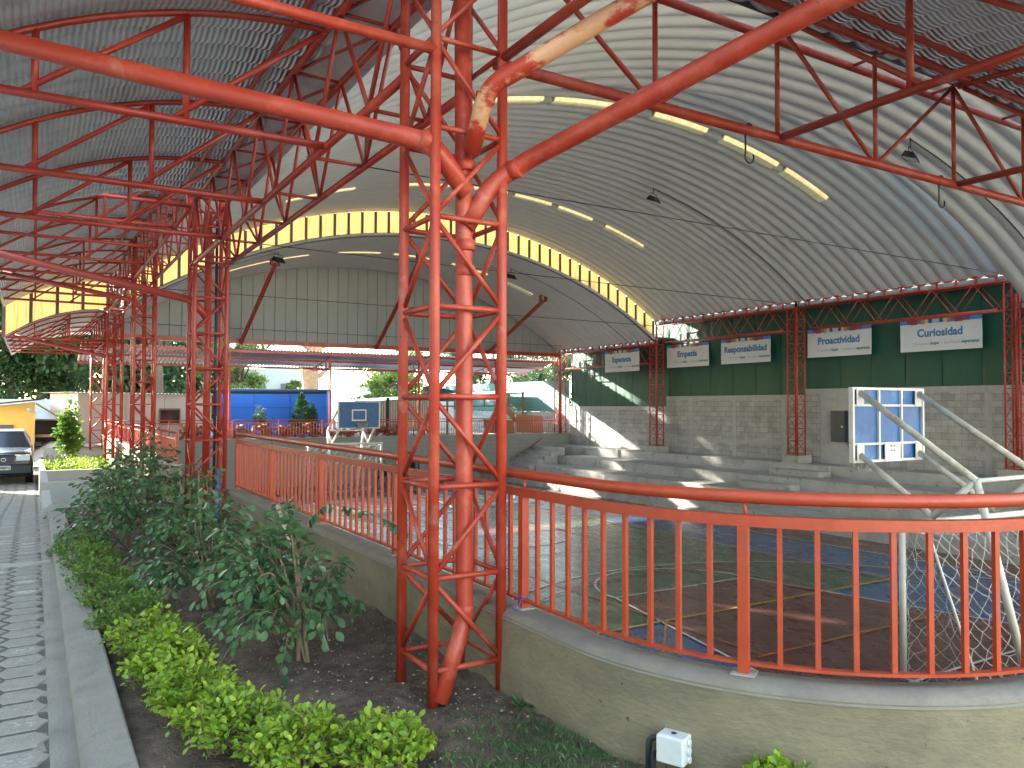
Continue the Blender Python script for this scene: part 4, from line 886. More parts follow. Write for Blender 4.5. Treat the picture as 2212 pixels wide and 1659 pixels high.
q.tube([V3(p + Vector((.032 * math.cos(a), .032 * math.sin(a), 0)), .54 + .004 * math.sin(a * 2)) for a in [i * .6 for i in range(22)]], .003, 5); q.tube([V3(p + Vector((-.03, -.03, 0)), .54), V3(p + Vector((-.07, -.06, 0)), .50), V3(p + Vector((-.1, -.05, 0)), .49)], .003, 5)
tag(q.build('blue_string', BLUEP), 'blue string tied round the foot of a railing post right of the nearest column', 'string')
# ------------------------------------------------------------------ plants
LV = np.array([(0, 0, 0), (.28, .38, .06), (.27, .72, .05), (0, 1, -.05), (-.27, .72, .05), (-.28, .38, .06), (0, .5, -.04)])
LFC = [(0, 1, 6), (1, 2, 6), (2, 3, 6), (3, 4, 6), (4, 5, 6), (5, 0, 6)]
LV4 = np.array([(0, 0, 0), (.3, .5, .04), (0, 1, 0), (-.3, .5, .04)]); LF4 = [(0, 1, 2, 3)]
def leaves_mesh(name, m, pos, dirs, sizes, parent, simple=False, roll=None, rs=None, wid=1.0):
    rs = rs or nrs; pos = np.asarray(pos, float); d = np.asarray(dirs, float); d /= np.linalg.norm(d, axis=1)[:, None] + 1e-9
    n = len(pos); ref = rs.normal(size=(n, 3)) * .45 + np.array([0, 0, 1.0]); sdv = np.cross(d, ref); sdv /= np.linalg.norm(sdv, axis=1)[:, None] + 1e-9; nv = np.cross(sdv, d)
    T = LV4 if simple else LV; F = LF4 if simple else LFC; s = np.asarray(sizes)[:, None, None]
    V = pos[:, None, :] + s * (T[None, :, 0:1] * wid * sdv[:, None, :] + T[None, :, 1:2] * d[:, None, :] + T[None, :, 2:3] * nv[:, None, :])
    V = V.reshape(-1, 3); off = ORGN.get(parent.name, Vector((0, 0, 0))) if parent else Vector((0, 0, 0)); V = V - np.array(off)
    k = len(T); Fa = np.array(F); allf = (Fa[None] + (np.arange(n) * k)[:, None, None]).reshape(-1, Fa.shape[1])
    me = bpy.data.meshes.new(name); me.vertices.add(len(V)); me.vertices.foreach_set('co', V.ravel()); fl = Fa.shape[1]; nf = len(allf)
    me.loops.add(nf * fl); me.loops.foreach_set('vertex_index', allf.ravel().astype(np.int32)); me.polygons.add(nf)
    me.polygons.foreach_set('loop_start', np.arange(0, nf * fl, fl, dtype=np.int32)); me.update(calc_edges=True); me.validate()
    me.materials.append(m); o = bpy.data.objects.new(name, me); COL.objects.link(o)
    if parent: o.parent = parent; ORGN[o.name] = off
    return o
def shrub(name, label, x, y, z, rad, hgt, nst, m, leaf, group, cat='shrub', seed=0, droop=.3, lpn=26, stemr=.006, spread=1.0, bend_=(0, 0), stem_m=None, trunk=False):
    rr = random.Random(seed); t = thing(name, label, cat, (x, y, z), group); q = MB(); pos, dr, sz = [], [], []
    for i in range(nst):
        a = rr.random() * 6.28; rd = rad * math.sqrt(rr.random()) * spread; h = hgt * (1 - .45 * (rd / rad) ** 2) * rr.uniform(.75, 1.08)
        e = Vector((x + rd * math.cos(a) + bend_[0] * h, y + rd * math.sin(a) + bend_[1] * h, z + h)); b0 = Vector((x + rr.gauss(0, .03), y + rr.gauss(0, .03), z)) if trunk else Vector((x + rd * .55 * math.cos(a), y + rd * .55 * math.sin(a), z))
        mid = b0.lerp(e, .5) + Vector((rr.gauss(0, .05), rr.gauss(0, .05), h * .18)); P = []
        nn = 9
        for j in range(nn + 1):
            u = j / nn; p = b0 * (1 - u) ** 2 + mid * 2 * u * (1 - u) + e * u * u; p.z -= droop * rad * (u ** 3) * (rd / rad); p += Vector((rr.gauss(0, .008), rr.gauss(0, .008), rr.gauss(0, .008))); P.append(p)
        if trunk and i > 5: q.tube(P[3:], stemr * .5, 4, cap=False, rs=[stemr * .5 * (1 - .8 * j / nn) for j in range(nn - 2)])
        else: q.tube(P, stemr, 5 if trunk else 3, cap=False, rs=[stemr * (1.6 if trunk else 1) * (1 - .85 * j / nn) + .0012 for j in range(nn + 1)])
        for L_ in range(lpn):
            u = rr.uniform(.3 if trunk else .2, 1) ** .7; j = min(nn - 1, int(u * nn)); p = P[j].lerp(P[j + 1], u * nn - j); tdir = (P[j + 1] - P[j]).normalized()
            sd = Vector((rr.gauss(0, 1), rr.gauss(0, 1), rr.gauss(.15, .7))).normalized(); dd = (tdir * .6 + sd * .9 + Vector((0, 0, -droop))).normalized()
            of = sd * rr.uniform(0, .04 if not trunk else .09); pos.append(tuple(p + of)); dr.append(tuple(dd)); sz.append(leaf * rr.uniform(.55, 1.15))
    q.build('stems', stem_m or STEM, t); leaves_mesh('leaves', m, pos, dr, sz, t); return t
hg = [(.46, 9.2, .30, .34), (.50, 8.35, .30, .34), (.52, 7.5, .30, .33), (.56, 6.7, .29, .33), (.60, 6.0, .27, .31), (.64, 5.4, .26, .31), (.68, 4.85, .25, .31), (.72, 4.35, .25, .30), (.80, 3.88, .25, .27), (1.02, 3.50, .24, .24), (1.33, 3.30, .22, .22), (2.50, 2.10, .16, .21), (2.78, 1.80, .14, .17)]
hl = ['farthest lime-green hedge shrub at the head of the row along the kerb', 'lime-green hedge shrub second from the far end of the row', 'lime-green hedge shrub third from the far end, behind the bare gap', 'lime-green hedge shrub fourth from the far end of the row', 'lime-green hedge shrub in the middle of the row along the kerb', 'lime-green hedge shrub just nearer than the middle of the kerb row', 'bright lime shrub beside the pale worn pavers', 'large bright lime shrub where the kerb meets the lower left corner', 'bright lime shrub at the bottom edge left of centre', 'bright lime shrub at the bottom edge left of the nearest column', 'small lime shrub at the end of the row, below the nearest column', 'lime shoots at the bottom edge in front of the curved wall', 'last lime sprigs at the bottom edge right of the junction box']
for i, (x, y, r_, h) in enumerate(hg):
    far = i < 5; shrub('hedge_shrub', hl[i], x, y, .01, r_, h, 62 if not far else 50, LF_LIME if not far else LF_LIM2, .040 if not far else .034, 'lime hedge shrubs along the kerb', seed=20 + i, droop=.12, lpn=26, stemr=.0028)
bs = [(1.47, 4.93, .56, 1.15, 52, 'nearest dark green bush with pale trunk, left of the nearest column', (-.22, .15)), (1.25, 6.6, .55, 1.0, 40, 'dark green bush with drooping sprays, just behind the nearest bush', (-.15, 0)), (1.36, 8.0, .60, 1.15, 44, 'dark green bush in front of the second lattice column', (0, 0)),
      (.95, 9.6, .72, 1.12, 50, 'wide dark green bush spilling left over the kerb', (-.2, -.05)), (1.2, 11.4, .75, 1.25, 46, 'dark green bush in front of the grey planter wall', (-.1, 0)), (1.5, 13.1, .7, 1.3, 40, 'farthest dark green bush, below the third lattice column', (0, 0))]
for i, (x, y, r_, h, n, lb, bd) in enumerate(bs):
    shrub('dark_bush', lb, x, y, .0, r_, h, n, LF_DARK, .070 if i < 3 else .078, 'dark bushes in the soil bed', 'bush', 50 + i,   .75, 27, .009, 1.0, bd, None, True)
# the long trailing spray reaching over the rail
t = thing('leafy_spray', 'long thin leafy twig reaching right from the bush across the railing', 'branch', (1.6, 5.3, .7)); P = [Vector((1.50, 5.2, .55)), Vector((1.62, 5.35, .82)), Vector((1.76, 5.38, .92)), Vector((1.95, 5.25, .88)), Vector((2.12, 5.15, .80)), Vector((2.24, 5.08, .73))]
MB().tube(P, .004, 5).build('stems', STEM, t); pos, dr = [], []
for i in range(34):
    u = rnd.uniform(1, 4.95); j = int(u); pos.append(tuple(P[j].lerp(P[j + 1], u - j))); dr.append((rnd.gauss(0, .5), rnd.gauss(0, .5), -1))
leaves_mesh('leaves', LF_DARK, pos, dr, [rnd.uniform(.05, .085) for _ in pos], t)
q = []; t = thing('weed', 'small green weed growing at the foot of the wall beside the nearest column', 'plant', (2.22, 3.5, .03)); pos = []; dr = []
for i in range(26): a = rnd.random() * 6.28; pos.append((2.2 + .02 * math.cos(a), 3.5 + .02 * math.sin(a), .04)); dr.append((math.cos(a), math.sin(a), rnd.uniform(.1, 1)))
leaves_mesh('leaves', GRS, pos, dr, [rnd.uniform(.04, .09) for _ in pos], t, wid=.5)
o_ = leaves_mesh('leaf_litter', leafmat('dry_leaf', (.22, .12, .05), (.40, .27, .12), .1, .7), [(a, b_, soil_h(min(a, 2.3), b_) + .006) for a, b_ in lq], [(rnd.gauss(0, 1), rnd.gauss(0, 1), .05) for _ in lq], [rnd.uniform(.02, .045) for _ in lq], None); tag(o_, 'dry brown leaves fallen on the soil', 'leaves', kind='stuff')
# ------------------------------------------------------------------ trees
def tree(name, label, x, y, z, h, blobs, m, leaf, nper, group=None, trunk_r=.15, bark=BARK, seed=0, lean=(0, 0), limb=True, trunk=True, simple=True, flat=.0):
    rs = np.random.RandomState(seed); rr = random.Random(seed); t = thing(name, label, 'tree', (x, y, z), group)
    if trunk:
        q = MB(); top = Vector((x + lean[0], y + lean[1], z + h * .75)); n = 6; P = [Vector((x, y, z)).lerp(top, i / n) + Vector((rr.gauss(0, .06), rr.gauss(0, .06), 0)) * (i > 0) for i in range(n + 1)]
        q.tube(P, trunk_r, 9, rs=[trunk_r * (1.25 - .9 * i / n) for i in range(n + 1)])
        if limb:
            for (bx, by, bz, br) in blobs:
                s = P[rr.randint(2, 4)]; e = Vector((x + bx, y + by, z + bz)); mid = s.lerp(e, .5) + Vector((rr.gauss(0, .2), rr.gauss(0, .2), .25)); q.tube([s, mid, e], trunk_r * .4, 5, rs=[trunk_r * .42, trunk_r * .28, trunk_r * .08])
        q.build('trunk', bark, t)
    pos, dr = [], []
    for (bx, by, bz, br) in blobs:
        sub = rs.normal(size=(max(5, nper // 45), 3)); sub /= np.linalg.norm(sub, axis=1)[:, None]; sub *= (rs.rand(len(sub), 1) ** .4) * br * .85
        c = sub[rs.randint(len(sub), size=nper)]; off = rs.normal(size=(nper, 3)) * br * .17; p = c + off; p[:, 2] *= .85
        pos.append(p + np.array([x + bx, y + by, z + bz])); dr.append(rs.normal(size=(nper, 3)) + off * 2 / br + np.array([0, 0, -.2]))
    pos = np.concatenate(pos); dr = np.concatenate(dr); leaves_mesh('crown', m, pos, dr, leaf * rs.uniform(.6, 1.2, len(pos)), t, simple, rs=rs); return t
def rblobs(n, w, hlo, hhi, r0, r1, seed):
    rr = random.Random(seed); return [(rr.uniform(-w, w), rr.uniform(-w, w) * .6, rr.uniform(hlo, hhi), rr.uniform(r0, r1)) for _ in range(n)]
tree('tree', 'very tall tree behind the beige building, added with unseen crown to shade the wall', 7.0, 57, 0, 18, [(rnd.uniform(-2.5, 2.5), rnd.uniform(-2, 2), rnd.uniform(8, 17), rnd.uniform(1.2, 1.9)) for _ in range(22)], LF_TREE, .4, 420, 'trees beyond the far end', .3, seed=5)  # added tree; its unseen high crown breaks the sun streak on the wall
trs = [(-7.5, 60, -.4, 10.5, 5.0, 'big dark tree at the left edge beyond the yellow building', LF_TREE), (-1.5, 66, -.4, 12, 5.2, 'tall dark tree behind the yellow building roof', LF_TREE), (4.2, 62, -.3, 11, 4.8, 'dark green tree left of the farthest lattice column', LF_TREE), (9.6, 70, 0, 13, 4.6, 'tree with bare grey limbs behind the beige building', LF_TREE), (-11, 76, 0, 14, 6.5, 'distant tree filling the far left background', LF_TREE), (0.5, 80, 0, 15, 6.5, 'distant dark tree between the yellow and beige buildings', LF_TREE),
       (27, 47, 0, 7.5, 3.0, 'dark leafy tree rising behind the lean-to shed', LF_TREE), (32.5, 49, 0, 7.5, 3.2, 'broad dark tree right of the lean-to shed', LF_TREE), (20.5, 48, 0, 6.5, 2.4, 'airy yellow-green tree right of the pollarded trunk', LF_TREL),
       (13.8, 64, 0, 7.2, 2.6, 'light green tree above the beige building roof', LF_TREL), (11.2, 60, 0, 6.0, 2.0, 'yellow-green tree in front of the pale house', LF_TREL), (22.5, 56, 0, 7.2, 2.8, 'feathery yellow-green tree right of the brown trunk', LF_TREL), (25.5, 60, 0, 7.4, 2.8, 'yellow-green tree behind the far backboard', LF_TREL),
       (30.5, 56, 0, 7.4, 3.0, 'dark round tree behind the nearest column', LF_TREE), (35, 55, 0, 7.0, 3.0, 'dark dense tree above the teal sheet wall', LF_TREE), (39, 57, 0, 7.2, 2.8, 'dark tree at the far corner of the court', LF_TREE), (17.0, 62, 0, 4.2, .9, 'small round tree on the skyline above the blue building', LF_TREL)]
for i, (x, y, z, h, w, lb, m) in enumerate(trs):
    n = (22 if w > 4 else 10) if w > 2 else 4; tree('tree', lb, x, y, z, h, rblobs(n, w * .8, (1.6 if w > 4 else h * .22), h * .9, w * .28, w * .48, 90 + i), m, .42 if w > 4 else .24, 900 if w > 4 else 620, 'trees beyond the far end', .22 if w > 2 else .08, seed=70 + i)
t = thing('pollarded_tree', 'thick pale brown pollarded trunk with knots behind the blue building', 'tree', (14.4, 47.3, 0)); rr = random.Random(3)
MB().tube([(14.38, 47.3, 0), (14.40, 47.3, 1.5), (14.42, 47.3, 2.6), (14.35, 47.3, 3.6), (14.5, 47.3, 4.6), (14.75, 47.3, 5.6), (14.9, 47.3, 6.8)], .45, 12, rs=[.6, .5, .44, .5, .5, .42, .34]).build('trunk', BARKL, t)
MB().tube([(14.6, 47.2, 3.3), (15.0, 47.2, 3.5), (15.35, 47.2, 3.9), (15.6, 47.2, 4.4)], .12, 8, rs=[.2, .16, .13, .07]).build('limb', BARKL, t)
MB().tube([(14.75, 47.2, 5.2), (15.8, 47.2, 5.55), (17.2, 47.2, 5.75), (18.4, 47, 6.1)], .12, 8, rs=[.24, .2, .16, .08]).build('limb', BARKL, t); MB().tube([(14.4, 47.2, 5.0), (13.2, 47.2, 5.7), (12.2, 47.2, 6.4)], .12, 8, rs=[.2, .15, .07]).build('limb', BARKL, t)
t = thing('conifer', 'dark green conical conifer with a second lower cone, in front of the blue wall', 'tree', (10.85, 36.7, .06)); pos, dr = [], []
for (cx, h, r_, n) in ((10.72, 2.05, .62, 2600), (11.25, 1.55, .40, 1200)):
    for i in range(n):
        u = rnd.random() ** .7; z = h * (1 - u * .92); rr_ = r_ * (u ** .75) * rnd.uniform(.55, 1.05) * (1 + .18 * math.sin(z * 21)); a = rnd.random() * 6.28; pos.append((cx + rr_ * math.cos(a), 36.7 + rr_ * math.sin(a), .06 + z + .1 * rnd.random())); dr.append((math.cos(a) * .5, math.sin(a) * .5, 1))
leaves_mesh('crown', LF_CON, pos, dr, [rnd.uniform(.06, .13) for _ in pos], t, True); tb('trunk', (10.85, 36.7, .0), (10.85, 36.7, 1), .05, BARK, t, 6)
shrub('sapling', 'thin leafy sapling in front of the blue wall, left of the conifer', 9.0, 37.2, .06, .55, 1.65, 22, LF_TREE, .11, None, 'shrub', 5, .05, 26, .010, 1, (0, 0), None, True)
shrub('flowering_shrub', 'yellow-green leafy shrub right of the far backboard behind the railing', 13.3, 35.6, .06, .75, 1.9, 30, LF_TREL, .10, None, 'shrub', 6, .1, 34, .010, 1, (0, 0), None, True)
shrub('slender_tree', 'slender light green young tree beside the car, in front of the last column', 1.0, 29.6, -.66, .48, 2.5, 34, LF_LIM2, .17, None, 'tree', 8, .6, 40, .014, 1, (0, 0), None, True)
# box hedge by the car
pos, dr = [], []
t = thing('box_hedge', 'clipped lime-green hedge glowing in the sun beside the car', 'hedge', (.75, 26.5, -.5))
for i in range(5200): x, y, z = rnd.uniform(.18, 1.9), rnd.uniform(24.6, 28.6), rnd.uniform(-.62, -.02); pos.append((x, y, z + .06 * math.sin(x * 9 + y * 7))); dr.append((rnd.gauss(0, 1), rnd.gauss(0, 1), rnd.gauss(.5, .6)))
leaves_mesh('leaves', LF_LIME, pos, dr, [rnd.uniform(.05, .1) for _ in pos], t, True)
# ------------------------------------------------------------------ far canopy, buildings, clutter
fc = thing('far_canopy', 'corrugated sheet lean-to roof on red posts behind the far railing', 'canopy', (2.7, 34.5, .2))
P = []; n = 1100; UVs = None
xs = lin(1.5, 23.9, n)
for j, (y, z) in enumerate(((34.45, 4.02), (36.0, 3.76), (37.6, 3.47))): P.append([(x, y, z + .03 * math.sin(x * 2 * math.pi / .16)) for x in xs])
MB().grid(P).build('corrugated_sheet', ROOFG, fc)
for y, z in ((34.5, 3.94), (36.0, 3.70), (37.5, 3.42)): MB().obox((1.5, y, z - .03), (23.85, y, z - .03), .05, .10).build('purlin', RED, fc)
for x in xp[:-1]:
    MB().box((x - .04, 34.62, .2), (x + .04, 34.70, 3.86)).build('post', RED, fc); MB().obox((x, 34.7, 3.76), (x, 37.5, 3.32), .05, .05).build('rafter', RED, fc); MB().obox((x, 34.7, 3.2), (x, 37.3, 3.30), .04, .04).build('rafter_tie', RED, fc)
    for u in (.25, .5, .75): MB().obox((x, 34.7 + 2.8 * u - .3, 3.21 + .1 * u), (x, 34.7 + 2.8 * u, 3.76 - .44 * u), .03, .03).build('web', RED, fc)
bb = thing('blue_building', 'bright blue flat-sided hut with a corrugated roof behind the far railing', 'building', (8.6, 38, 0))
bbx = [(8.35, 41.6), (11.95, 37.25), (14.0, 38.9), (10.4, 43.3)]
def prism(q, pts, z0, z1, z1b=None):
    n = len(pts); k = len(q.v); tops = z1 if isinstance(z1, (list, tuple)) else [z1] * n
    q.v += [(a, b_, z0) for a, b_ in pts] + [(a, b_, tops[i]) for i, (a, b_) in enumerate(pts)]
    for i in range(n): j = (i + 1) % n; q.f.append((k + i, k + j, k + n + j, k + n + i)); q.m.append(0); q.smooth.append(False)
    q.f.append(tuple(k + n + i for i in range(n))); q.m.append(0); q.smooth.append(False); return q
bbx = [(7.6, 40.2), (12.4, 38.15), (13.6, 41.0), (8.8, 43.0)]
prism(MB(), bbx, 0, 2.37).build('wall', BLUEW, bb)
def out(pts, o_):
    c = Vector((sum(p[0] for p in pts) / 4, sum(p[1] for p in pts) / 4)); return [tuple(Vector(p) + (Vector(p) - c).normalized() * o_) for p in pts]
q = MB(); rf = out(bbx, .22); a, b_, c, d = [Vector((*p, 0)) for p in rf]; G = []
for i in range(141):
    u = i / 140; p0, p1 = a.lerp(b_, u), d.lerp(c, u); w_ = .02 * math.sin(u * 140 * 2.1); G.append([(p0.x, p0.y, 2.40 + w_), (p1.x, p1.y, 2.40 + w_)])
q.grid(G).build('roof', ROOFG, bb)
q = MB(); a, b_ = Vector((*bbx[0], 0)), Vector((*bbx[1], 0)); nrm = Vector((b_.y - a.y, -(b_.x - a.x), 0)).normalized() * .012
for u in (.33, .66): p = a.lerp(b_, u); q.obox(V3(p + nrm, 0), V3(p + nrm, 2.25), .02, .02)
q.obox(V3(a + nrm, 1.5), V3(b_ + nrm, 1.5), .02, .02); q.build('panel_joints', mat('joint_blue', (.02, .13, .5), .6), bb); q = MB(); q.obox(V3(a + nrm * 2, 2.24), V3(b_ + nrm * 2, 2.24), .03, .12); q.build('fascia', BLACK, bb)
eb = thing('beige_building', 'long beige hut with one small window, left of the blue one', 'building', (1.6, 38, 0)); ebx = [(1.55, 37.4), (7.3, 39.9), (6.2, 43.5), (.6, 41.0)]
prism(MB(), ebx, -.7, 2.10).build('wall', BEIGE, eb)
q = MB(); rf = out(ebx, .35); a, b_, c, d = [Vector((*p, 0)) for p in rf]; G = []
for i in range(121):
    u = i / 120; p0, p1 = a.lerp(b_, u), d.lerp(c, u); w_ = .02 * math.sin(u * 120 * 2.1); G.append([(p0.x, p0.y, 2.12 + w_), (p1.x, p1.y, 2.14 + w_)])
q.grid(G).build('roof', mat('rusty_sheet', (.26, .20, .16), .7, .3, .3, 4), eb)
a, b_ = Vector((*ebx[0], 0)), Vector((*ebx[1], 0)); dd = (b_ - a).normalized(); nrm = Vector((dd.y, -dd.x, 0)); q = MB(); p0 = a + dd * 3.6 + nrm * .02
q.obox(V3(p0, 1.42), V3(p0 + dd * 1.0, 1.42), .05, .06); q.obox(V3(p0, .72), V3(p0 + dd * 1.0, .72), .05, .06); q.obox(V3(p0, .75), V3(p0, 1.4), .05, .06); q.obox(V3(p0 + dd * 1.0, .75), V3(p0 + dd * 1.0, 1.4), .05, .06); wf = q.build('window_frame', WOOD, eb)
MB().obox(V3(p0 + dd * .03, 1.07), V3(p0 + dd * .97, 1.07), .03, .62).build('pane', GLASS, eb); q = MB()
for u in (.33, .62): p = a + dd * u * 6.2 + nrm * .01; q.obox(V3(p, -.6), V3(p, 2.0), .015, .02)
q.build('panel_joints', mat('joint_beige', (.38, .33, .27), .8), eb)
yb = thing('yellow_building', 'yellow walled building with a dark sloping roof edge and shutter behind the car', 'building', (-1.3, 38, -.4))
ybx = [(-6, 38.2), (.02, 38.2), (.02, 44), (-6, 44)]
prism(MB(), ybx, -.8, [.95, 1.72, 1.72, .95]).build('wall', YELW, yb); MB().obox((-6.3, 38.0, 1.02), (.25, 38.0, 1.83), .5, .06).build('roof', BLACK, yb); MB().box((-2.6, 38.15, -.75), (-.72, 38.19, .78)).build('shutter', mat('shutter_grey', (.10, .11, .13), .6), yb)
MB().tube([(-.25, 38.1, 1.42), (-.12, 37.95, 1.36)], .07, 10).build('wall_lamp', PLAST, yb)
sh = thing('open_shed', 'dark open shed with a gabled frame to the right of the yellow building', 'building', (.3, 38.6, -.4))
MB().box((.03, 39.5, -.7), (2.2, 39.6, 1.0)).build('back_wall', mat('shed_dark', (.07, .055, .05), .9), sh); q = MB(); q.obox((.05, 38.4, 1.66), (1.0, 38.4, 1.0), .06, .06); q.obox((.05, 38.4, .98), (2.0, 38.4, .98), .06, .06); q.obox((.05, 38.4, .3), (2.1, 38.4, .3), .06, .12); q.build('frame', WOOD, sh)
MB().quad((.03, 38.35, .95), (1.5, 38.35, .95), (1.5, 39.4, 1.25), (.03, 39.4, 1.25)).build('awning', ROOFG, sh); MB().box((.05, 38.5, -.7), (1.5, 39.0, -.35)).build('counter', YELW, sh)
tag(MB().box((-3, 50, -.3), (6.5, 50.1, 1.9)).build('sheet_fence', ROOFG), 'pale corrugated sheet fence between the yellow and beige buildings', 'fence')
ho = thing('pale_house', 'cream house with a red tiled gable roof far behind the blue hut', 'building', (17, 72, 0)); prism(MB(), [(12, 74), (20.0, 70), (22, 74), (14, 78)], 0, 4.9).build('wall', CREAM, ho)
MB().grid([[(11, 76.5, 7.4), (13.5, 79, 7.4)], [(21.6, 68.6, 4.95), (24, 73, 4.95)]]).build('roof', TILE, ho); MB().obox((11, 76.4, 7.3), (21.6, 68.5, 4.85), .2, .35).build('verge', CREAM, ho)
for u in (.35, .62, .85): p = Vector((12, 74, 0)).lerp(Vector((20, 70, 0)), u); MB().obox(V3(p + Vector((-.1, -.15, 0)), 3.1), V3(p + Vector((.55, -.47, 0)), 3.1), .06, .9).build('window', mat('window_grey', (.2, .2, .2), .4), ho)
tag(MB().box((30.2, 60, 0), (30.25, 60.1, 0.1)).build('x', CREAM), 'x', 'x') if False else None
tag(tb('roof_flue', (19.2, 66, 0), (19.2, 66, 4.3), .11, GALV, None, 8), 'thin grey metal flue on the skyline above the blue hut', 'chimney')
wh = thing('white_roofed_house', 'low pale house with a white sheet roof behind the yellow-green trees', 'building', (24, 50, 0)); prism(MB(), [(18, 49), (27, 47), (28, 52), (19, 54)], 0, 1.9).build('wall', CREAM, wh); MB().grid([[(17.4, 48.4, 2.1), (18.4, 54.5, 2.6)], [(21.5, 47.9, 3.1), (22.5, 54, 3.4)], [(28, 46.4, 2.0), (29, 52.4, 2.5)]], sm=False).build('roof', ROOFG, wh)
# right rear: shed with white lean roof, teal sheets, corrugated panels
ts = thing('teal_sheet_wall', 'sunlit teal sheet wall beyond the far corner of the court', 'wall', (24.3, 34.2, .2)); y = 34.15
while y < 52: MB().box((24.3, y + .01, 1.3), (24.34, y + 1.3, 3.0)).build('teal_panel', TEAL, ts); y += 1.32
MB().box((24.3, 34.15, 0), (24.45, 52.2, 1.28)).build('block_base', BLK, ts)
ls = thing('lean_to_shed', 'open timber shed with a sloping white sheet roof in the far corner', 'shed', (17, 36.5, .06))
MB().grid([[(14.2, 38.0, 1.80), (14.2, 42, 1.9)], [(23.9, 38.0, 2.42), (23.9, 42, 2.5)]]).build('roof', WHITE, ls); MB().obox((14.2, 38.02, 1.74), (23.9, 38.02, 2.36), .06, .07).build('fascia', WOOD, ls); MB().obox((14.4, 38.04, 1.56), (23.9, 38.04, 1.60), .06, .08).build('tie_beam', WOOD, ls)
for x in (15.0, 17.4, 19.0, 20.4, 22.0, 23.8): MB().box((x, 38.02, .06), (x + .09, 38.11, 1.8 + (x - 14.2) * .062)).build('post', WOOD, ls)
for x in (16.2, 18.2, 19.7, 21.3, 22.9): MB().box((x, 38.03, 1.6), (x + .06, 38.09, 1.72 + (x - 14.2) * .062)).build('strut', WOOD, ls)
STR = mat('panel_cream', (.62, .56, .48), .6, 0, .1, 5)
cp = thing('ribbed_partition', 'cream and dark vertically ribbed sheet partition behind the nearest column', 'partition', (13.5, 37, .06)); q = MB(); q2 = MB(); x = 13.6
while x < 17.6:
    q.box((x, 37.0, .3), (x + .09, 37.04, 1.85)); x += .125
q.build('ribs', STR, cp); MB().box((13.5, 37.05, .3), (17.65, 37.07, 1.85)).build('backing', BLACK, cp); MB().box((15.1, 36.96, .06), (15.25, 37.0, 2.0)).build('post', BLACK, cp)
for i, (xa, xb_, z1, lb) in enumerate(((19.6, 21.4, .86, 'brown board leaning behind the far railing, the lower left one'), (21.5, 23.2, 1.12, 'brown board leaning behind the far railing, the taller right one'))): tag(MB().obox(((xa + xb_) / 2, 34.9, .2), ((xa + xb_) / 2 + .05, 35.15, z1), xb_ - xa, .03, upv=(0, 1, 0)).build('leaning_board', CARD), lb, 'board')
tag(MB().obox((21.6, 36.6, 1.72), (22.5, 35.6, .25), .34, .05, upv=(0, 1, 0)).build('slanting_plank', CARD), 'wide grey-brown plank leaning diagonally under the shed roof', 'plank')
q = MB(); q.tube([(20.6, 35.6, .3), (20.75, 35.4, 1.25)], .02, 6); q.tube([(20.55, 35.4, 1.22), (20.95, 35.4, 1.28)], .025, 6); tag(q.build('pickaxe', WOOD), 'old pickaxe standing upright behind the far railing', 'tool')
t = thing('wire_rack', 'white wire rack lying tilted behind the far railing', 'rack', (19.2, 35, .3))
q = MB()
for i in range(8): q.tube([(18.9 + i * .12, 34.9, .35 + i * .03), (19.3 + i * .12, 35.3, .85 + i * .03)], .01, 4)
q.tube([(18.9, 34.9, .35), (19.8, 34.9, .58)], .014, 4); q.tube([(19.3, 35.3, .85), (20.2, 35.3, 1.08)], .014, 4); q.build('bars', WHITE, t)
# clay tiles piled behind the railing
q = MB(); G = []
for i in range(7):
    a = R(i * 30); G.append([(.09 * math.cos(a), -.2, .08 * math.sin(a)), (.075 * math.cos(a), .2, .065 * math.sin(a))])
q.grid(G); proto = q.build('clay_tile', TILE); tag(proto, 'clay roof tile in the pile behind the far railing', 'tile', 'clay roof tiles piled behind the far railing')
proto.modifiers.new('s', 'SOLIDIFY').thickness = .014
first = True; rr = random.Random(9)
for i in range(190):
    x = rr.uniform(5.2, 15.4); hgt_ = .16 + .2 * abs(math.sin(x * 1.3)) + .12 * abs(math.sin(x * 3.1)); z = .06 + rr.random() * hgt_ * 1.3 + .14; y = 34.75 + rr.random() * .8
    o = proto if first else proto.copy(); 
    if not first: COL.objects.link(o)
    first = False; o.location = (x, y, z); o.rotation_euler = (rr.gauss(0, .5), rr.gauss(0, .6), rr.random() * 6.28); s = rr.uniform(.8, 1.3); o.scale = (s, s, s)
# ------------------------------------------------------------------ plastic chairs
def chair(label, x, y, z, grp):
    t = thing('plastic_chair', label, 'chair', (x, y, z), grp)
    MB().grid([[(x - .2, y - .2, z + .43), (x, y - .22, z + .415), (x + .2, y - .2, z + .43)], [(x - .2, y + .2, z + .42), (x, y + .2, z + .405), (x + .2, y + .2, z + .42)]]).build('seat', GCHAIR, t)
    G = []
    for i in range(9): a = -1 + 2 * i / 8; G.append([(x + .2 * a, y + .2 + .05 * (1 - a * a), z + .44), (x + .21 * a, y + .27 + .06 * (1 - a * a), z + .66), (x + .17 * a, y + .31 + .06 * (1 - a * a), z + .80 + .06 * (1 - a * a))])
    MB().grid(G).build('backrest', GCHAIR, t)
    for sx in (-1, 1):
        for sy in (-1, 1): MB().obox((x + sx * .19, y + sy * .19, z + .43), (x + sx * .23, y + sy * .24, z), .045, .03).build('leg', GCHAIR, t)
        MB().tube([(x + sx * .22, y - .2, z + .43), (x + sx * .24, y - .19, z + .63), (x + sx * .24, y + .1, z + .64), (x + sx * .2, y + .27, z + .66)], .018, 5).build('armrest', GCHAIR, t)
    return t
cn = ['bottom', 'second', 'third', 'fourth', 'fifth', 'sixth', 'top']
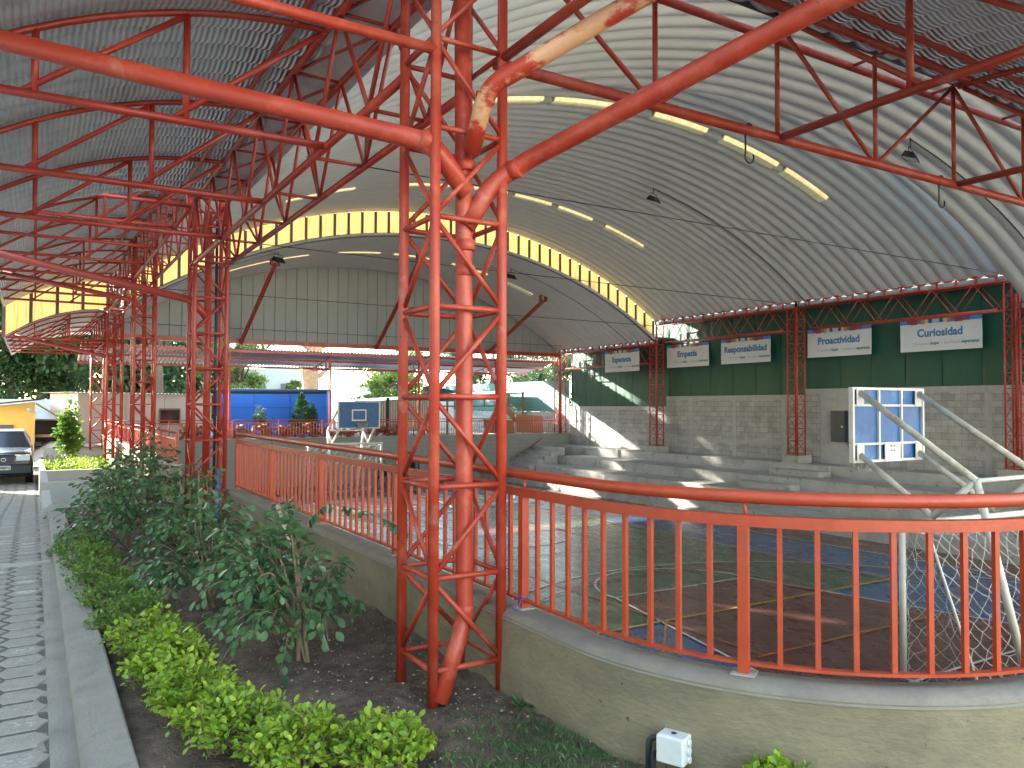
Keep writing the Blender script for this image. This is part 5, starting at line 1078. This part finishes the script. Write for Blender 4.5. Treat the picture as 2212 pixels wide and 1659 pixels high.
c0 = chair('dark green plastic chair, bottom of the tall stack by the far end wall', 14.15, 31.6, COURT, 'stacked green plastic chairs')
for i in range(1, 7): copy_tree(c0, (14.15, 31.6 - .0 + i * .012, COURT + i * .105), 'dark green plastic chair, %s of the tall stack by the far end wall' % cn[i])
for i in range(4): copy_tree(c0, (12.95, 31.9 + i * .012, COURT + i * .105), 'dark green plastic chair, %s of the low stack beside the far goal' % ['bottom', 'second', 'third', 'top'][i])
# ------------------------------------------------------------------ car
car = thing('parked_car', 'dark pickup-like car with hood coloured as white glare parked on the path in the sun, facing the camera', 'car', (-.92, 29, -.72)); cx, y0, z0 = -.86, 27.0, -.72
def loft(q, secs, mi=0, capf=True):
    k = len(q.v); n = len(secs[0])
    for s in secs: q.v += s
    for i in range(len(secs) - 1):
        for j in range(n): q.f.append((k + i * n + j, k + i * n + (j + 1) % n, k + (i + 1) * n + (j + 1) % n, k + (i + 1) * n + j)); q.m.append(mi); q.smooth.append(False)
    q.f.append(tuple(k + j for j in range(n))[::-1]); q.f.append(tuple(k + (len(secs) - 1) * n + j for j in range(n))); q.m += [mi, mi]; q.smooth += [False, False]
def sec(y, w, zb, zt, wt=None, r_=.06):
    wt = wt or w; return [(cx - w, y, zb + r_), (cx - w + r_, y, zb), (cx + w - r_, y, zb), (cx + w, y, zb + r_), (cx + w, y, (zb + zt) / 2), (cx + wt, y, zt - r_), (cx + wt - r_, y, zt), (cx - wt + r_, y, zt), (cx - wt, y, zt - r_), (cx - w, y, (zb + zt) / 2)]
q = MB(); loft(q, [sec(y0, .78, z0 + .30, z0 + .80, .74), sec(y0 + .08, .86, z0 + .22, z0 + .92, .80), sec(y0 + .9, .87, z0 + .22, z0 + .98, .82), sec(y0 + 1.1, .87, z0 + .22, z0 + 1.0, .84), sec(y0 + 4.2, .87, z0 + .25, z0 + 1.0, .83)]); q.build('body', CARP, car)
q = MB(); q.grid([[(cx - .74, y0 + .05, z0 + .86), (cx, y0 + .0, z0 + .885), (cx + .74, y0 + .05, z0 + .86)], [(cx - .78, y0 + .5, z0 + .95), (cx, y0 + .5, z0 + .985), (cx + .78, y0 + .5, z0 + .95)], [(cx - .80, y0 + 1.15, z0 + 1.01), (cx, y0 + 1.15, z0 + 1.04), (cx + .8, y0 + 1.15, z0 + 1.01)]][::-1]); q.build('hood', CARS, car)
q = MB(); loft(q, [sec(y0 + 1.15, .80, z0 + .96, z0 + 1.03, .76, .01), sec(y0 + 1.75, .76, z0 + .96, z0 + 1.50, .62, .04), sec(y0 + 3.6, .76, z0 + .96, z0 + 1.50, .62, .04), sec(y0 + 4.0, .78, z0 + .96, z0 + 1.05, .7, .01)]); q.build('cabin', CARP, car)
MB().quad((cx - .70, y0 + 1.22, z0 + 1.07), (cx + .70, y0 + 1.22, z0 + 1.07), (cx + .58, y0 + 1.70, z0 + 1.46), (cx - .58, y0 + 1.70, z0 + 1.46)).build('windscreen', mat('windscreen', (.10, .13, .17), .06, 0, 0, 5, spec=.9), car)
MB().box((cx - .60, y0 + 1.72, z0 + 1.50), (cx + .60, y0 + 3.6, z0 + 1.53)).build('roof_panel', CARS, car)
for s in (-1, 1):
    h_ = MB(); h_.box((cx + s * .60 - .17, y0 - .012, z0 + .70), (cx + s * .60 + .17, y0 + .05, z0 + .84)); h_.build('headlight', LAMPG, car)
    MB().box((cx + s * .60 - .2, y0 - .015, z0 + .845), (cx + s * .60 + .2, y0 + .03, z0 + .875)).build('light_trim', CHROME, car)
    m_ = MB(); m_.box((cx + s * .98 - .11, y0 + 1.3, z0 + 1.02), (cx + s * .98 + .11, y0 + 1.42, z0 + 1.16)); m_.build('wing_mirror', BLACK, car).modifiers.new('b', 'BEVEL').width = .03
    for yy in (.75, 3.4):
        w_ = MB().tube([(cx + s * .76 - .1, y0 + yy, z0 + .32), (cx + s * .76 + .1, y0 + yy, z0 + .32)], .32, 24).build('wheel', TYRE, car); MB().tube([(cx + s * .865, y0 + yy, z0 + .32), (cx + s * .875, y0 + yy, z0 + .32)], .19, 16).build('rim', CHROME, w_)
    MB().tube([(cx + s * .55, y0 - .02, z0 + .45), (cx + s * .55, y0 + .02, z0 + .45)], .06, 14).build('fog_light', GLASS, car)
MB().box((cx - .38, y0 - .01, z0 + .62), (cx + .38, y0 + .02, z0 + .82)).build('grille', BLACK, car); MB().box((cx - .84, y0 - .05, z0 + .30), (cx + .84, y0 + .06, z0 + .60)).build('bumper', BLACK, car).modifiers.new('b', 'BEVEL').width = .04
MB().tube([(cx + .12 + .06 * math.cos(R(a)), y0 - .02, z0 + .73 + .045 * math.sin(R(a))) for a in range(0, 360, 20)], .009, 6, closed=True).build('emblem', CHROME, car)
pl = MB().box((cx - .05, y0 - .075, z0 + .44), (cx + .30, y0 - .062, z0 + .56)).build('number_plate', WHITE, car)
me, w_ = text_mesh('648BPG', .105, .003); mn = min(v.co.x for v in me.vertices)
for v in me.vertices: v.co = Vector((cx - .035 + (v.co.x - mn) * .32 / w_, y0 - .079, z0 + .465 + v.co.y)) - ORGN[car.name]
me.materials.clear(); me.materials.append(BLACK); o = bpy.data.objects.new('plate_number', me); COL.objects.link(o); o.parent = pl; pl_off = ORGN[pl.name]; ORGN[o.name] = pl_off
# unseen building added left of the path, sized to keep sun off it
nb = thing('unseen_shade_building', 'plain cream building on the left of the path, unseen and added to shade it', 'building', (-6, 0, 0)); MB().box((-11, -14, -.5), (-5.2, 33.5, 7.6)).build('wall', CREAM, nb); MB().box((-11.3, -14.3, 7.6), (-4.9, 33.8, 7.8)).build('roof', CONCT, nb)

nb = thing('unseen_shade_building', 'plain building behind the camera, unseen and added to hold back light', 'building', (20, -12, 0)); MB().box((5, -17, -.5), (48, -9, 6.5)).build('wall', CREAM, nb); MB().box((4.7, -17.3, 6.5), (48.3, -8.7, 6.7)).build('roof', CONCT, nb)  # unseen building added to limit daylight through the open near end
